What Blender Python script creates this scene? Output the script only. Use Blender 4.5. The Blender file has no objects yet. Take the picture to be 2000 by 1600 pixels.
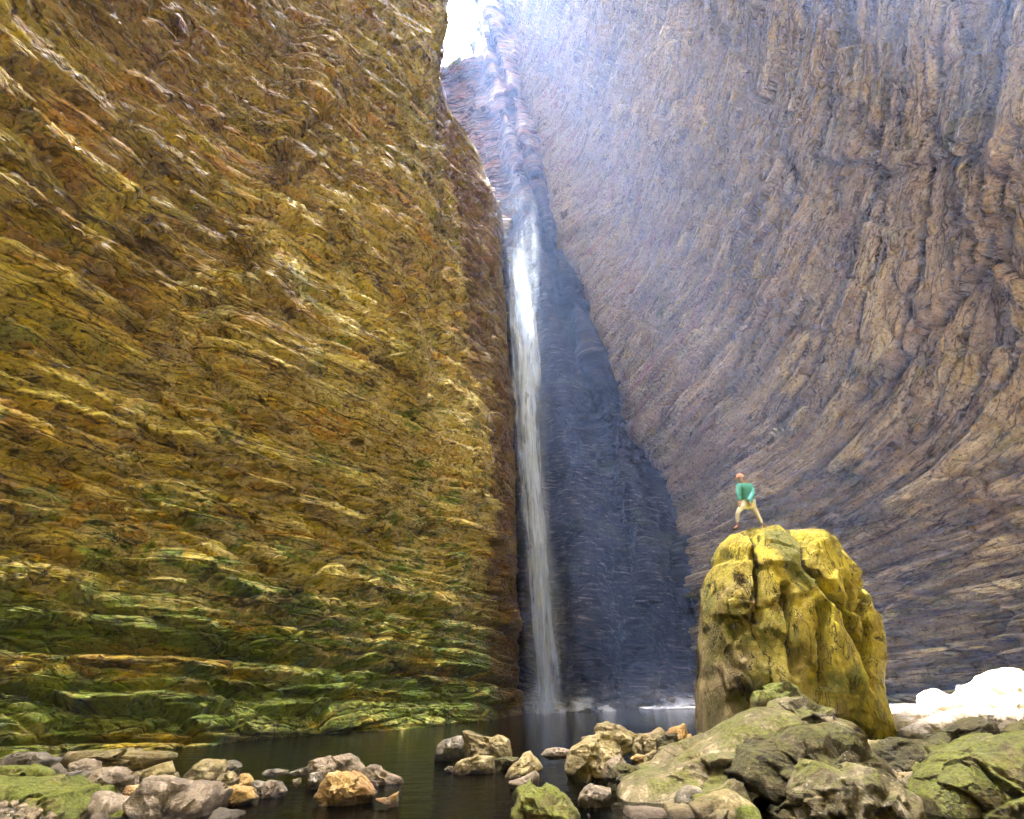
import bpy, bmesh, math, random
import numpy as np
from mathutils import Vector, Matrix

# ------------------------------------------------------------------ camera
F_PX = 1000.0                                   # focal length in pixels of a 2000 px wide picture
CAMH = 1.25
HAZE = .00105
PITCH = math.atan(550 * math.cos(math.atan(.03)) / F_PX)
ROLL = math.atan(.03)
Fv = np.array([0, math.cos(PITCH), math.sin(PITCH)])
U0 = np.array([0, -math.sin(PITCH), math.cos(PITCH)]); R0 = np.array([1., 0, 0])
Uv = math.cos(ROLL) * U0 + math.sin(ROLL) * R0
Rv = math.cos(ROLL) * R0 - math.sin(ROLL) * U0
CAM = np.array([0, 0, CAMH])
sc = bpy.context.scene
col = sc.collection
cd = bpy.data.cameras.new('camera'); cam = bpy.data.objects.new('camera', cd); col.objects.link(cam)
m3 = Matrix(((Rv[0], Uv[0], -Fv[0]), (Rv[1], Uv[1], -Fv[1]), (Rv[2], Uv[2], -Fv[2])))
cam.matrix_world = Matrix.Translation(Vector(CAM)) @ m3.to_4x4()
cd.sensor_fit = 'HORIZONTAL'; cd.sensor_width = 36; cd.lens = 36 * F_PX / 2000
cd.clip_start = .05; cd.clip_end = 2000
sc.camera = cam

# ------------------------------------------------------------------ light
SUN = np.array([-.1, .13, .97]); SUN /= np.linalg.norm(SUN)
world = bpy.data.worlds.new('World'); sc.world = world; world.use_nodes = True
wn = world.node_tree; wn.nodes.clear()
sky = wn.nodes.new('ShaderNodeTexSky'); sky.sky_type = 'NISHITA'; sky.sun_disc = False
sky.sun_elevation = math.asin(SUN[2]); sky.sun_rotation = math.atan2(SUN[0], SUN[1])
sky.air_density = .7; sky.dust_density = 6.0; sky.ozone_density = .3
bg = wn.nodes.new('ShaderNodeBackground'); bg.inputs[1].default_value = .15
wo = wn.nodes.new('ShaderNodeOutputWorld')
wn.links.new(sky.outputs[0], bg.inputs[0]); wn.links.new(bg.outputs[0], wo.inputs[0])
sl = bpy.data.lights.new('sun', 'SUN'); sl.energy = 4.4; sl.angle = math.radians(.6); sl.color = (1, .95, .86)
so = bpy.data.objects.new('sun', sl); col.objects.link(so)
so.rotation_euler = Vector(SUN).to_track_quat('Z', 'Y').to_euler()
so.location = (0, 0, 150)
sc.view_settings.view_transform = 'Standard'; sc.view_settings.look = 'None'
sc.view_settings.exposure = 5.4; sc.view_settings.gamma = 1.0
sc.render.engine = 'CYCLES'
cy = sc.cycles
cy.max_bounces = 6; cy.diffuse_bounces = 4; cy.glossy_bounces = 2; cy.transparent_max_bounces = 24
cy.volume_bounces = 0; cy.use_adaptive_sampling = True; cy.adaptive_threshold = .03; cy.sample_clamp_indirect = 6; cy.caustics_reflective = False; cy.caustics_refractive = False
cy.use_denoising = True
try: cy.denoiser = 'OPENIMAGEDENOISE'
except Exception: pass

def ray(px, py):
    d = Fv + Rv * (px - 1000) / F_PX + Uv * (800 - py) / F_PX
    return d
def atY(px, py, Y):
    d = ray(px, py); return CAM + d * (Y / d[1])
def atZ(px, py, z=0.0):
    d = ray(px, py); return CAM + d * ((z - CAMH) / d[2])
def proj(p):
    q = np.asarray(p, float) - CAM; zc = q @ Fv
    return 1000 + F_PX * (q @ Rv) / zc, 800 - F_PX * (q @ Uv) / zc

# ------------------------------------------------------------------ noise
def _h(ix, iy, iz, s):
    h = (ix.astype(np.int64) * 374761393 + iy.astype(np.int64) * 668265263 + iz.astype(np.int64) * 2147483647 + int(s) * 974634777) & 0xFFFFFFFF
    h = ((h ^ (h >> 13)) * 1274126177) & 0xFFFFFFFF
    h = ((h ^ (h >> 16)) * 2246822519) & 0xFFFFFFFF
    h = h ^ (h >> 15)
    return h
def hf(ix, iy=None, iz=None, s=0):
    z = np.zeros_like(ix)
    return (_h(ix, z if iy is None else iy, z if iz is None else iz, s) & 0xFFFFFF) / float(0xFFFFFF)
def vnoise(P, s=0):
    i = np.floor(P).astype(np.int64); f = P - i
    u = f * f * f * (f * (f * 6 - 15) + 10)
    r = 0
    for a in (0, 1):
        for b in (0, 1):
            for c in (0, 1):
                h = _h(i[:, 0] + a, i[:, 1] + b, i[:, 2] + c, s)
                gx = (h & 1023) / 511.5 - 1; gy = ((h >> 10) & 1023) / 511.5 - 1; gz = ((h >> 20) & 1023) / 511.5 - 1
                w = (u[:, 0] if a else 1 - u[:, 0]) * (u[:, 1] if b else 1 - u[:, 1]) * (u[:, 2] if c else 1 - u[:, 2])
                r = r + w * (gx * (f[:, 0] - a) + gy * (f[:, 1] - b) + gz * (f[:, 2] - c))
    return r
def fbm(P, o=4, s=0, g=.5):
    r = 0; a = 1.0
    for k in range(o):
        r = r + a * vnoise(P * (2.03 ** k) + 17.3 * k, s + k); a *= g
    return r
def facet(P, s=0):
    """piecewise planar cellular noise (broken rock faces), about -0.5..0.5"""
    i = np.floor(P).astype(np.int64)
    best = np.full(len(P), 1e9); val = np.zeros(len(P)); sec = np.full(len(P), 1e9)
    for a in (-1, 0, 1):
        for b in (-1, 0, 1):
            for c in (-1, 0, 1):
                j = i + np.array([a, b, c])
                h = _h(j[:, 0], j[:, 1], j[:, 2], s); h2 = _h(j[:, 0], j[:, 1], j[:, 2], s + 77)
                cx = j[:, 0] + (h & 1023) / 1023.; cy_ = j[:, 1] + ((h >> 10) & 1023) / 1023.; cz = j[:, 2] + ((h >> 20) & 1023) / 1023.
                dx = P[:, 0] - cx; dy = P[:, 1] - cy_; dz = P[:, 2] - cz
                d = dx * dx + dy * dy + dz * dz
                v = dx * ((h2 & 1023) / 511.5 - 1) + dy * (((h2 >> 10) & 1023) / 511.5 - 1) + dz * (((h2 >> 20) & 1023) / 511.5 - 1)
                m = d < best
                sec = np.where(m, best, np.minimum(sec, d)); val = np.where(m, v, val); best = np.where(m, d, best)
    return val, np.sqrt(sec) - np.sqrt(best)
def sstep(a, b, x):
    t = np.clip((x - a) / (b - a), 0, 1); return t * t * (3 - 2 * t)

# ------------------------------------------------------------------ object helpers
def tag(o, label=None, cat=None, group=None, kind=None):
    if label: o['label'] = label
    if cat: o['category'] = cat
    if group: o['group'] = group
    if kind: o['kind'] = kind
    return o
def link(name, me, mat, parent=None):
    o = bpy.data.objects.new(name, me); col.objects.link(o)
    if mat: me.materials.append(mat)
    if parent: o.parent = parent
    return o
def empty(name, loc):
    o = bpy.data.objects.new(name, None); col.objects.link(o); o.location = loc; o.empty_display_size = .3
    return o
def np_mesh(name, V, Q, smooth=True, attrs=None):
    me = bpy.data.meshes.new(name)
    V = np.ascontiguousarray(V, dtype=np.float32); Q = np.ascontiguousarray(Q, dtype=np.int32)
    n = Q.shape[1]
    me.vertices.add(len(V)); me.vertices.foreach_set('co', V.ravel())
    me.loops.add(Q.size); me.loops.foreach_set('vertex_index', Q.ravel())
    me.polygons.add(len(Q)); me.polygons.foreach_set('loop_start', np.arange(0, Q.size, n, dtype=np.int32))
    me.polygons.foreach_set('loop_total', np.full(len(Q), n, dtype=np.int32))
    me.polygons.foreach_set('use_smooth', np.full(len(Q), smooth, dtype=bool))
    me.update(calc_edges=True)
    for k, a in (attrs or {}).items():
        if a.ndim == 2 and a.shape[1] == 3:
            at = me.attributes.new(k, 'FLOAT_VECTOR', 'POINT'); at.data.foreach_set('vector', np.ascontiguousarray(a, dtype=np.float32).ravel())
        else:
            at = me.attributes.new(k, 'FLOAT', 'POINT'); at.data.foreach_set('value', np.ascontiguousarray(a, dtype=np.float32).ravel())
    return me
def grid_faces(nr, nc, flip=False):
    i = np.arange(nr - 1)[:, None] * nc + np.arange(nc - 1)[None, :]
    i = i.ravel()
    q = np.stack([i, i + 1, i + nc + 1, i + nc], 1)
    return q[:, ::-1] if flip else q
def cubic(T, n):
    """Catmull-Rom resample of axis 0 of T to n samples"""
    k = T.shape[0]; t = np.linspace(0, k - 1, n); i = np.minimum(t.astype(int), k - 2); f = (t - i)
    f = f.reshape((-1,) + (1,) * (T.ndim - 1))
    g = lambda j: T[np.clip(j, 0, k - 1)]
    p0, p1, p2, p3 = g(i - 1), g(i), g(i + 1), g(i + 2)
    p0 = np.where((i == 0).reshape(f.shape), 2 * p1 - p2, p0); p3 = np.where((i >= k - 2).reshape(f.shape), 2 * p2 - p1, p3)
    return .5 * (2 * p1 + (p2 - p0) * f + (2 * p0 - 5 * p1 + 4 * p2 - p3) * f * f + (3 * p1 - p0 - 3 * p2 + p3) * f ** 3)
# ------------------------------------------------------------------ materials
class NT:
    def __init__(s, name):
        s.m = bpy.data.materials.new(name); s.m.use_nodes = True; s.t = s.m.node_tree; s.t.nodes.clear()
        s.out = s.n('ShaderNodeOutputMaterial')
    def n(s, k, **kw):
        x = s.t.nodes.new(k)
        for a, b in kw.items(): setattr(x, a, b)
        return x
    def put(s, sock, v):
        if isinstance(v, bpy.types.NodeSocket): s.t.links.new(v, sock)
        elif v is not None:
            if isinstance(v, tuple) and len(v) == 3 and sock.type == 'RGBA': v = v + (1,)
            sock.default_value = v
    def attr(s, name, out='Vector'):
        x = s.n('ShaderNodeAttribute', attribute_name=name); return x.outputs[out]
    def obj(s): return s.n('ShaderNodeTexCoord').outputs['Object']
    def mapv(s, v, scale=(1, 1, 1), loc=(0, 0, 0), rot=(0, 0, 0)):
        x = s.n('ShaderNodeMapping'); s.put(x.inputs[0], v); x.inputs['Scale'].default_value = scale
        x.inputs['Location'].default_value = loc; x.inputs['Rotation'].default_value = rot; return x.outputs[0]
    def noise(s, v, scale=1., det=5., rough=.55, dist=0., out=0):
        x = s.n('ShaderNodeTexNoise'); s.put(x.inputs['Vector'], v)
        x.inputs['Scale'].default_value = scale; x.inputs['Detail'].default_value = det
        x.inputs['Roughness'].default_value = rough; x.inputs['Distortion'].default_value = dist; return x.outputs[out]
    def vor(s, v, scale=1., feat='F1', out='Distance', rnd=1.):
        x = s.n('ShaderNodeTexVoronoi', feature=feat); s.put(x.inputs['Vector'], v); x.inputs['Scale'].default_value = scale
        x.inputs['Randomness'].default_value = rnd; return x.outputs[out]
    def math(s, op, a, b=None, c=None, clamp=False):
        x = s.n('ShaderNodeMath', operation=op, use_clamp=clamp); s.put(x.inputs[0], a)
        if b is not None: s.put(x.inputs[1], b)
        if c is not None: s.put(x.inputs[2], c)
        return x.outputs[0]
    def rng(s, v, a, b, c=0., d=1., smooth=True):
        x = s.n('ShaderNodeMapRange', interpolation_type='SMOOTHSTEP' if smooth else 'LINEAR')
        s.put(x.inputs['Value'], v)
        for k, q in zip(('From Min', 'From Max', 'To Min', 'To Max'), (a, b, c, d)): s.put(x.inputs[k], q)
        return x.outputs[0]
    def mix(s, f, a, b, mode='MIX'):
        x = s.n('ShaderNodeMix', data_type='RGBA', blend_type=mode); s.put(x.inputs[0], f); s.put(x.inputs[6], a); s.put(x.inputs[7], b); return x.outputs[2]
    def ramp(s, v, stops):
        x = s.n('ShaderNodeValToRGB'); s.put(x.inputs[0], v); e = x.color_ramp.elements
        while len(e) < len(stops): e.new(.5)
        for q, (p, c) in zip(e, stops): q.position = p; q.color = c + (1,)
        return x.outputs[0]
    def sep(s, v):
        x = s.n('ShaderNodeSeparateXYZ'); s.put(x.inputs[0], v); return x.outputs
    def bump(s, h, dist=.05, strength=1., normal=None):
        x = s.n('ShaderNodeBump'); s.put(x.inputs['Height'], h); x.inputs['Distance'].default_value = dist
        x.inputs['Strength'].default_value = strength
        if normal is not None: s.put(x.inputs['Normal'], normal)
        return x.outputs[0]
    def pbr(s, col, rough=.8, normal=None, spec=.5, **kw):
        x = s.n('ShaderNodeBsdfPrincipled'); s.put(x.inputs['Base Color'], col); s.put(x.inputs['Roughness'], rough)
        s.put(x.inputs['Specular IOR Level'], spec)
        if normal is not None: s.put(x.inputs['Normal'], normal)
        for k, v in kw.items(): s.put(x.inputs[k.replace('_', ' ')], v)
        return x.outputs[0]
    def surf(s, sh): s.t.links.new(sh, s.out.inputs['Surface']); return s.m

def cliff_mat(name, ramp1, ramp2, green, gold, pale, dark, rough=(.38, .8), streak=1., cell=1., face=((.03, .012, .004), (.22, .09, .025)), spec=.5):
    """bed = (along, across bedding, depth) in metres; zone masks are lichen/stain patches, plus some painted glow and shade"""
    t = NT(name)
    bed = t.attr('bed'); o = t.obj()
    zg, zo, zp = t.attr('zgreen', 'Fac'), t.attr('zgold', 'Fac'), t.attr('zpale', 'Fac')
    warp = t.noise(t.mapv(bed, (.12, .5, .3)), 1., 4, out=1)
    w = t.n('ShaderNodeVectorMath', operation='MULTIPLY_ADD'); t.put(w.inputs[0], warp); w.inputs[1].default_value = (.6, .22, .3); t.put(w.inputs[2], bed)
    bw = w.outputs[0]
    n_st = t.noise(t.mapv(bw, (.24, 1.3, .3)), 1.0, 12, .66)           # long streaks along the beds
    n_st2 = t.noise(t.mapv(bw, (.9, 5., .9)), 1.0, 9, .68)
    n_big = t.noise(o, .16, 6, .6, .6)
    n_mid = t.noise(t.mapv(bw, (.35, .9, .4)), .9, 12, .72, .1)
    n_fine = t.noise(o, 5.5, 8, .7)
    n_grain = t.noise(o, 28., 4, .7)
    c = t.mix(t.rng(n_big, .38, .62), t.ramp(n_mid, ramp1), t.ramp(n_st, ramp2))
    c = t.mix(t.math('MULTIPLY', t.rng(n_st2, .5, .7), .35 * streak), c, pale)
    # gold / orange stains
    fo = t.math('MULTIPLY', zo, t.rng(t.noise(t.mapv(bw, (.16, .8, .3), (9, 3, 0)), 1.1, 10, .7, .1), .47, .6))
    c = t.mix(fo, c, gold)
    fg = t.math('MULTIPLY', zg, t.rng(t.math('ADD', t.noise(t.mapv(bw, (.14, .6, .3), (3, 8, 1)), 1.3, 10, .7, .1), t.math('MULTIPLY', t.math('SUBTRACT', zg, .5), .12)), .44, .56))
    c = t.mix(fg, c, t.mix(n_fine, green, tuple(q * 1.9 for q in green)))
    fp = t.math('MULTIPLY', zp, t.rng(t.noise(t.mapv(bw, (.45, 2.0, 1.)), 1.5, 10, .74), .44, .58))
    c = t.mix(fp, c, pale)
    # dark seams along bedding and patchy grime
    seam = t.rng(t.math('ABSOLUTE', t.math('SUBTRACT', t.noise(t.mapv(bw, (.09, 1.0, .2), (2, 2, 2)), 1.5, 5, .55), .5)), .0, .02)
    c = t.mix(t.math('MULTIPLY', t.math('SUBTRACT', 1., seam), .75), c, dark)
    c = t.mix(t.math('MULTIPLY', t.rng(n_fine, .52, .34), .75), c, dark)
    c = t.mix(t.rng(n_grain, .35, .7, 0, .5), c, t.mix(1., c, (.9, .85, .7), 'OVERLAY'))
    c = t.mix(t.math('MULTIPLY', t.attr('zface_dark', 'Fac'), .8), c, t.mix(n_st, face[0], face[1]))
    # relief
    blk = t.rng(t.vor(t.mapv(bw, (.5 * cell, 1.9 * cell, 0)), 1.0, feat='DISTANCE_TO_EDGE', out='Distance'), 0, .09)
    blk = t.math('ADD', blk, t.math('MULTIPLY', t.rng(t.vor(t.mapv(bw, (1.5 * cell, 5. * cell, 0)), 1.0, feat='DISTANCE_TO_EDGE', out='Distance'), 0, .1), .4))
    h = t.math('ADD', t.math('MULTIPLY', n_st2, .15), t.math('MULTIPLY', n_st, .2))
    h = t.math('ADD', h, t.math('MULTIPLY', blk, .4))
    h = t.math('ADD', h, t.math('MULTIPLY', n_fine, .38)); h = t.math('ADD', h, t.math('MULTIPLY', n_grain, .07))
    h = t.math('ADD', h, t.math('MULTIPLY', seam, .15))
    nrm = t.bump(h, .4, 1.)
    r = t.rng(t.noise(o, 1.7, 5, .7), .35, .65, rough[0], rough[1])
    return t.surf(t.pbr(c, r, nrm, spec))

def rock_mat(name, c1, c2, c3, moss=(.11, .13, .025), moss_amt=.3, rough=.75, spec=.4, wet=True, moss_up=.5, sc_=1.):
    t = NT(name)
    o = t.attr('rest'); g = t.n('ShaderNodeNewGeometry')
    n1 = t.noise(o, 1.6 * sc_, 8, .65, .5); n2 = t.noise(o, 5. * sc_, 9, .68, .3); n3 = t.noise(o, 22. * sc_, 6, .7); n4 = t.noise(t.mapv(o, (2, 2, 9), rot=(.5, .3, 0)), .8 * sc_, 7, .6, .5)
    c = t.mix(t.rng(n1, .38, .62), c1, c2)
    c = t.mix(t.rng(n2, .5, .68), c, c3)
    c = t.mix(t.rng(n4, .52, .6, 0, .45), c, tuple(q * .45 for q in c1))
    sp = t.vor(o, 14 * sc_)
    c = t.mix(t.rng(sp, .22, .1, 0, .35), c, (.5, .47, .38))
    c = t.mix(t.rng(n3, .55, .3, 0, .5), c, tuple(q * .35 for q in c1))
    nz = t.sep(g.outputs['Normal'])[2]
    mk = t.math('ADD', t.math('MULTIPLY', nz, .35), t.math('MULTIPLY', t.noise(o, 2.2 * sc_, 10, .74, .4), 1.8))
    mk = t.rng(mk, 1.34 - moss_amt, 1.62 - moss_amt, 0, .92)
    mc = t.mix(t.rng(n3, .3, .7), tuple(q * .4 for q in moss), tuple(q * 1.8 for q in moss)); mc = t.mix(t.rng(n2, .5, .7, 0, .5), mc, (moss[0] * 1.5, moss[1] * 1.05, moss[2]))
    c = t.mix(mk, c, mc)
    if wet:
        z = t.sep(t.n('ShaderNodeNewGeometry').outputs['Position'])[2]
        wl = t.rng(t.math('ADD', z, t.math('MULTIPLY', n2, -.12)), .06, -.03)
        c = t.mix(t.math('MULTIPLY', wl, .75), c, (.03, .02, .012))
    h = t.math('ADD', t.math('MULTIPLY', n2, .6), t.math('MULTIPLY', n3, .25)); h = t.math('ADD', h, t.math('MULTIPLY', n4, .7))
    h = t.math('ADD', h, t.math('MULTIPLY', t.math('MULTIPLY', mk, t.noise(o, 60 * sc_, 3, .7)), .35))
    r = t.rng(n1, .3, .7, rough - .2, rough + .12)
    return t.surf(t.pbr(c, r, t.bump(h, .07, .9), spec))

def plain_mat(name, c, rough=.8, var=.25, scale=20., **kw):
    t = NT(name); n = t.noise(t.obj(), scale, 5, .6)
    cc = t.mix(t.rng(n, .3, .7), tuple(q * (1 - var) for q in c), tuple(min(1, q * (1 + var)) for q in c))
    return t.surf(t.pbr(cc, rough, t.bump(n, .01, .5), **kw))

M = {}
M['cliff_gold'] = cliff_mat('ochre_cliff_rock',
    [(.3, (.09, .065, .012)), (.44, (.27, .21, .02)), (.52, (.64, .5, .03)), (.64, (.44, .40, .025)), (.8, (.2, .2, .025))],
    [(.32, (.12, .08, .015)), (.46, (.44, .34, .03)), (.54, (.78, .62, .08)), (.7, (.32, .3, .03))],
    (.15, .22, .03), (.68, .34, .02), (.78, .64, .2), (.03, .018, .008), rough=(.3, .55))
M['cliff_back'] = cliff_mat('shaded_gorge_rock',  # the deep slot's shade is put into these near-black colours
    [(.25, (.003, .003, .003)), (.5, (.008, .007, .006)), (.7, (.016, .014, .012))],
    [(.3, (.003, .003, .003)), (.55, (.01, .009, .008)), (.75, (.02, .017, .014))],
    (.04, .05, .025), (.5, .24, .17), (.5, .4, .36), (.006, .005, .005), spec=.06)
M['cliff_right'] = cliff_mat('pinkish_brown_cliff_rock',
    [(.25, (.10, .07, .045)), (.45, (.38, .28, .14)), (.6, (.58, .44, .23)), (.8, (.36, .29, .14))],
    [(.3, (.10, .07, .05)), (.48, (.44, .33, .14)), (.6, (.72, .58, .28)), (.75, (.26, .2, .11))],
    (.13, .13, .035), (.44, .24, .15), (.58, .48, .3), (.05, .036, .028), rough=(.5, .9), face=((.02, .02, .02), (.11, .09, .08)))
# ------------------------------------------------------------------ cliffs
def beds(P, a, b, seed, levels, warp=(.5, .05)):
    w = warp[0] * fbm(np.stack([a * .045, b * .1, a * 0], 1), 3, seed) * 2 + warp[1] * fbm(np.stack([a * .25, b * .5, a * 0], 1), 3, seed + 5) * 2
    bb = b + w; D = np.zeros(len(P))
    one = np.zeros(len(P))
    for li, (h, amp, wd) in enumerate(levels):
        q0 = bb / h
        q = q0 + .9 * vnoise(np.stack([q0 * .6, one + seed, one + li * 3.3], 1), seed)
        k = np.floor(q).astype(np.int64); f = q - k
        r = hf(k, s=seed + li)
        aq = a / (wd * 2.) * (.5 + r) + r * 37 + .6 * vnoise(P / wd * 1.3, seed + li + 9)
        m = np.floor(aq).astype(np.int64); g = aq - m
        v = hf(k, m, s=seed + 11 + li); v2 = hf(k, m, s=seed + 31 + li); v3 = hf(k, m, s=seed + 51 + li)
        D += amp * (v - .5) * .45 + amp * (r - .5) * 1.3
        D += amp * ((f - .5) * (v2 - .1) * 1.4 + (g - .5) * (v3 - .5) * .9)
        e = np.minimum(f, 1 - f); D -= amp * (2.0 if li < 2 else 1.) * np.exp(-(e / (.05 + .02 / h)) ** 2) * (.35 + .7 * r + .3 * v2)
        e = np.minimum(g, 1 - g) * wd / h; D -= amp * .5 * np.exp(-(e / .08) ** 2) * (v3 > .45)
    return D
def surface(T, nr, nc):
    S = cubic(np.asarray(T, float), nr)                      # rows x cols x 3
    S = np.swapaxes(cubic(np.swapaxes(S, 0, 1), nc), 0, 1)
    return S
def normals(S):
    du = np.gradient(S, axis=1); dv = np.gradient(S, axis=0)
    n = np.cross(du, dv); n /= np.linalg.norm(n, axis=2, keepdims=True) + 1e-9
    return n
def on_poly(poly, Y, z):
    """x so that the point (x, Y, z) stands on the edge traced by poly [(px, py)...], py descending"""
    pp = sorted(poly, key=lambda q: q[1]); ys = [q[1] for q in pp]; xs = [q[0] for q in pp]
    x = 0.
    for _ in range(12):
        px, py = proj((x, Y, z)); t = np.interp(py, ys, xs)
        if py < ys[0]: t = xs[0] + (py - ys[0]) * (xs[1] - xs[0]) / (ys[1] - ys[0])
        x += (t - px) / F_PX * ((np.array([x, Y, z]) - CAM) @ Fv)
    return x

def ledges(P, D, lines):
    """traced scarps: rock stands proud on one side of the line and is undercut on the other"""
    zc = np.maximum((P - CAM) @ Fv, .1)
    px = 1000 + F_PX * ((P - CAM) @ Rv) / zc; py = 800 - F_PX * ((P - CAM) @ Uv) / zc
    wob = 9 * fbm(np.stack([px * .02, py * .02, px * 0], 1), 4, 5)
    for line, amp, wpx in lines:
        L = np.array(line, float); best = np.full(len(P), 1e6); side = np.zeros(len(P)); tt = np.zeros(len(P))
        sel = np.where((px > L[:, 0].min() - 150) & (px < L[:, 0].max() + 150) & (py > L[:, 1].min() - 150) & (py < L[:, 1].max() + 150) & (zc > 1))[0]
        if len(sel) == 0: continue
        qx, qy = px[sel] + wob[sel], py[sel] + wob[sel]; bs = best[sel]; sd = side[sel]; nseg = len(L) - 1; tp = tt[sel]
        for k, (p, q) in enumerate(zip(L[:-1], L[1:])):
            d = q - p; rx, ry = qx - p[0], qy - p[1]; t_ = np.clip((rx * d[0] + ry * d[1]) / (d @ d), 0, 1)
            dist = np.hypot(rx - t_ * d[0], ry - t_ * d[1]); m = dist < bs
            bs = np.where(m, dist, bs); sd = np.where(m, np.sign(d[0] * ry - d[1] * rx), sd); tp = np.where(m, (k + t_) / nseg, tp)
        fade = sstep(0, .12, tp) * sstep(1, .88, tp)
        up = (sd < 0)
        D[sel] += fade * amp * 1.0 * np.where(up, .55 * np.exp(-bs / wpx), -.55 * np.exp(-bs / (wpx * .8))) - fade * amp * .5 * np.exp(-(bs / 4.) ** 2)
    return D
ZL = [-2., 0., 1.5, 4., 8., 13., 20., 29., 36., 41., 46., 51., 57., 64., 70., 76., 92., 112.]
# ---- left cliff: plan points at the waterline, vertical with a slight hollow, corner edges traced
cont = [(0, 1482), (250, 1468), (500, 1447), (750, 1426), (945, 1407)]
base = [atZ(px, py) for px, py in cont]
K = [(800, -60), (790, 0), (800, 120), (825, 220), (862, 300), (890, 440), (903, 600), (918, 700), (935, 850), (948, 930), (932, 1060), (930, 1200), (945, 1400), (946, 1450)]
S_ = [(845, -60), (850, 0), (860, 60), (850, 130), (868, 200), (885, 240), (910, 275), (944, 310), (950, 345), (965, 380), (983, 440), (980, 490), (985, 560), (990, 640), (995, 720), (1003, 850), (1006, 1000), (1010, 1150), (1014, 1300), (1020, 1400), (1020, 1450)]
KY, SY = base[4][1], base[4][1] + 8.
T = []
for z in ZL:
    row = []
    hol = 1.6 * math.exp(-((z - 9) / 7.) ** 2) - .9 * math.exp(-((z + .3) / 1.0) ** 2) * .6      # hollow at mid height
    top = .02 * max(0, z - 60) ** 1.3
    def off(p, k=1.):
        return (p[0] - .78 * hol * k + rim, p[1] + .62 * hol * k - .7 * top * k * 0, z)
    b0 = base[0]
    rim = 11. * float(sstep(70, 104, np.array(z)))  # unseen overhang, shaped to block sun and narrow the light beam
    row += [(-9 + top, -34, z), (-16 + top, -20, z), (-18.5 + top + rim * .8, -6, z), (b0[0] - 4 + rim, b0[1] - 6.5, z), off(b0)]
    for p in base[1:4]: row.append(off(p))
    kx = on_poly(K, KY, z) if z < 68 else on_poly(K, KY, 68) + (z - 68) * .05
    sx = on_poly(S_, SY, z) if z < 76 else on_poly(S_, SY, 76) + (z - 76) * .05
    p3 = base[3]
    kx += rim * .45
    row.append((p3[0] * .45 + kx * .55 - .3 + rim * .3, p3[1] * .45 + KY * .55, z))
    row.append((kx, KY, z)); row.append((sx, SY, z))
    row.append((sx - 3, SY + 7, z)); row.append((sx - 12, SY + 12, z))
    T.append(row)
S = surface(T, 820, 1000); nr, nc = S.shape[:2]
Nn = normals(S)
if (Nn[400, 500] @ (CAM - S[400, 500])) < 0: Nn = -Nn
P = S.reshape(-1, 3); N = Nn.reshape(-1, 3)
du = np.linalg.norm(np.gradient(S, axis=1)[:, :, :2], axis=2); a = np.cumsum(du, axis=1).ravel()
b = P[:, 2] + .05 * a
D = beds(P, a, b, 3, ((2.6, .4, 14.), (1.05, .3, 6.), (.45, .1, 4.)))
bw = b + .3 * fbm(np.stack([a * .08, b * .15, a * 0], 1), 3, 6); fv, fe = facet(np.stack([a * .28, bw * .8, a * 0], 1), 4)
D += .6 * fv - .22 * np.exp(-(fe / .035) ** 2)
fv2, fe2 = facet(np.stack([a * .8, bw * 2.4, a * 0], 1), 8)
D += .15 * fv2 - .08 * np.exp(-(fe2 / .05) ** 2)
fv3, fe3 = facet(np.stack([a * 2.2, bw * 6., a * 0], 1), 9)
D += .05 * fv3
D += 1.3 * fbm(P * .11, 3, 21) + .05 * fbm(P * .9, 4, 22)
D = ledges(P, D, [([(150, 500), (260, 600), (400, 710), (470, 790), (560, 850)], .45, 30), ([(-20, 560), (100, 620), (250, 730), (400, 850), (560, 930), (760, 980)], .5, 35),
    ([(-20, 690), (130, 760), (300, 850), (430, 920), (600, 1000), (930, 1090)], .55, 40), ([(-20, 800), (100, 890), (250, 960), (400, 1040), (500, 1100), (700, 1160), (925, 1190)], .6, 35),
    ([(-20, 1000), (60, 1050), (200, 1110), (380, 1170), (560, 1210), (700, 1240)], .45, 28), ([(-20, 1120), (150, 1170), (350, 1230), (500, 1260), (930, 1290)], .4, 22),
    ([(-20, 1335), (60, 1370), (160, 1392), (280, 1400), (390, 1396), (460, 1385)], .9, 24), ([(120, 1290), (300, 1318), (480, 1315), (650, 1330), (930, 1345)], .4, 18),
    ([(200, 1240), (420, 1262), (700, 1300), (930, 1310)], .3, 16), ([(240, 220), (340, 340), (420, 430), (520, 560), (640, 690)], .4, 30), ([(0, 200), (110, 330), (230, 430), (330, 520)], .45, 34), ([(300, 0), (420, 150), (560, 330), (700, 520), (860, 760)], .3, 26),
    ([(560, 900), (700, 985), (860, 1040), (935, 1060)], .3, 20), ([(640, 560), (760, 700), (900, 850)], .28, 20)])
keep = 1 - .8 * (sstep(KY + 3, SY, P[:, 1]) * (P[:, 1] < SY + 1))
D *= keep
V = P + N * D[:, None]
u = np.tile(np.linspace(0, 1, nc), nr)
zz = P[:, 2]; nz1 = fbm(P * .22, 4, 31) * 1.6; nz2 = fbm(P * .5, 4, 33) * 1.6
PX = 1000 + F_PX * ((P - CAM) @ Rv) / np.maximum((P - CAM) @ Fv, .1)
PY = 800 - F_PX * ((P - CAM) @ Uv) / np.maximum((P - CAM) @ Fv, .1)
lat = a / a.max()
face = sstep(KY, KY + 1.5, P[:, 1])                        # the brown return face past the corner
zgreen = np.clip(sstep(9., 3.5, zz + nz1 * 4) * 1.0 + .45 * sstep(22, 42, zz + nz1 * 10) + .85 * sstep(0, .5, nz2) * sstep(34, 10, zz), 0, 1) * (1 - .7 * face)
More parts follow.
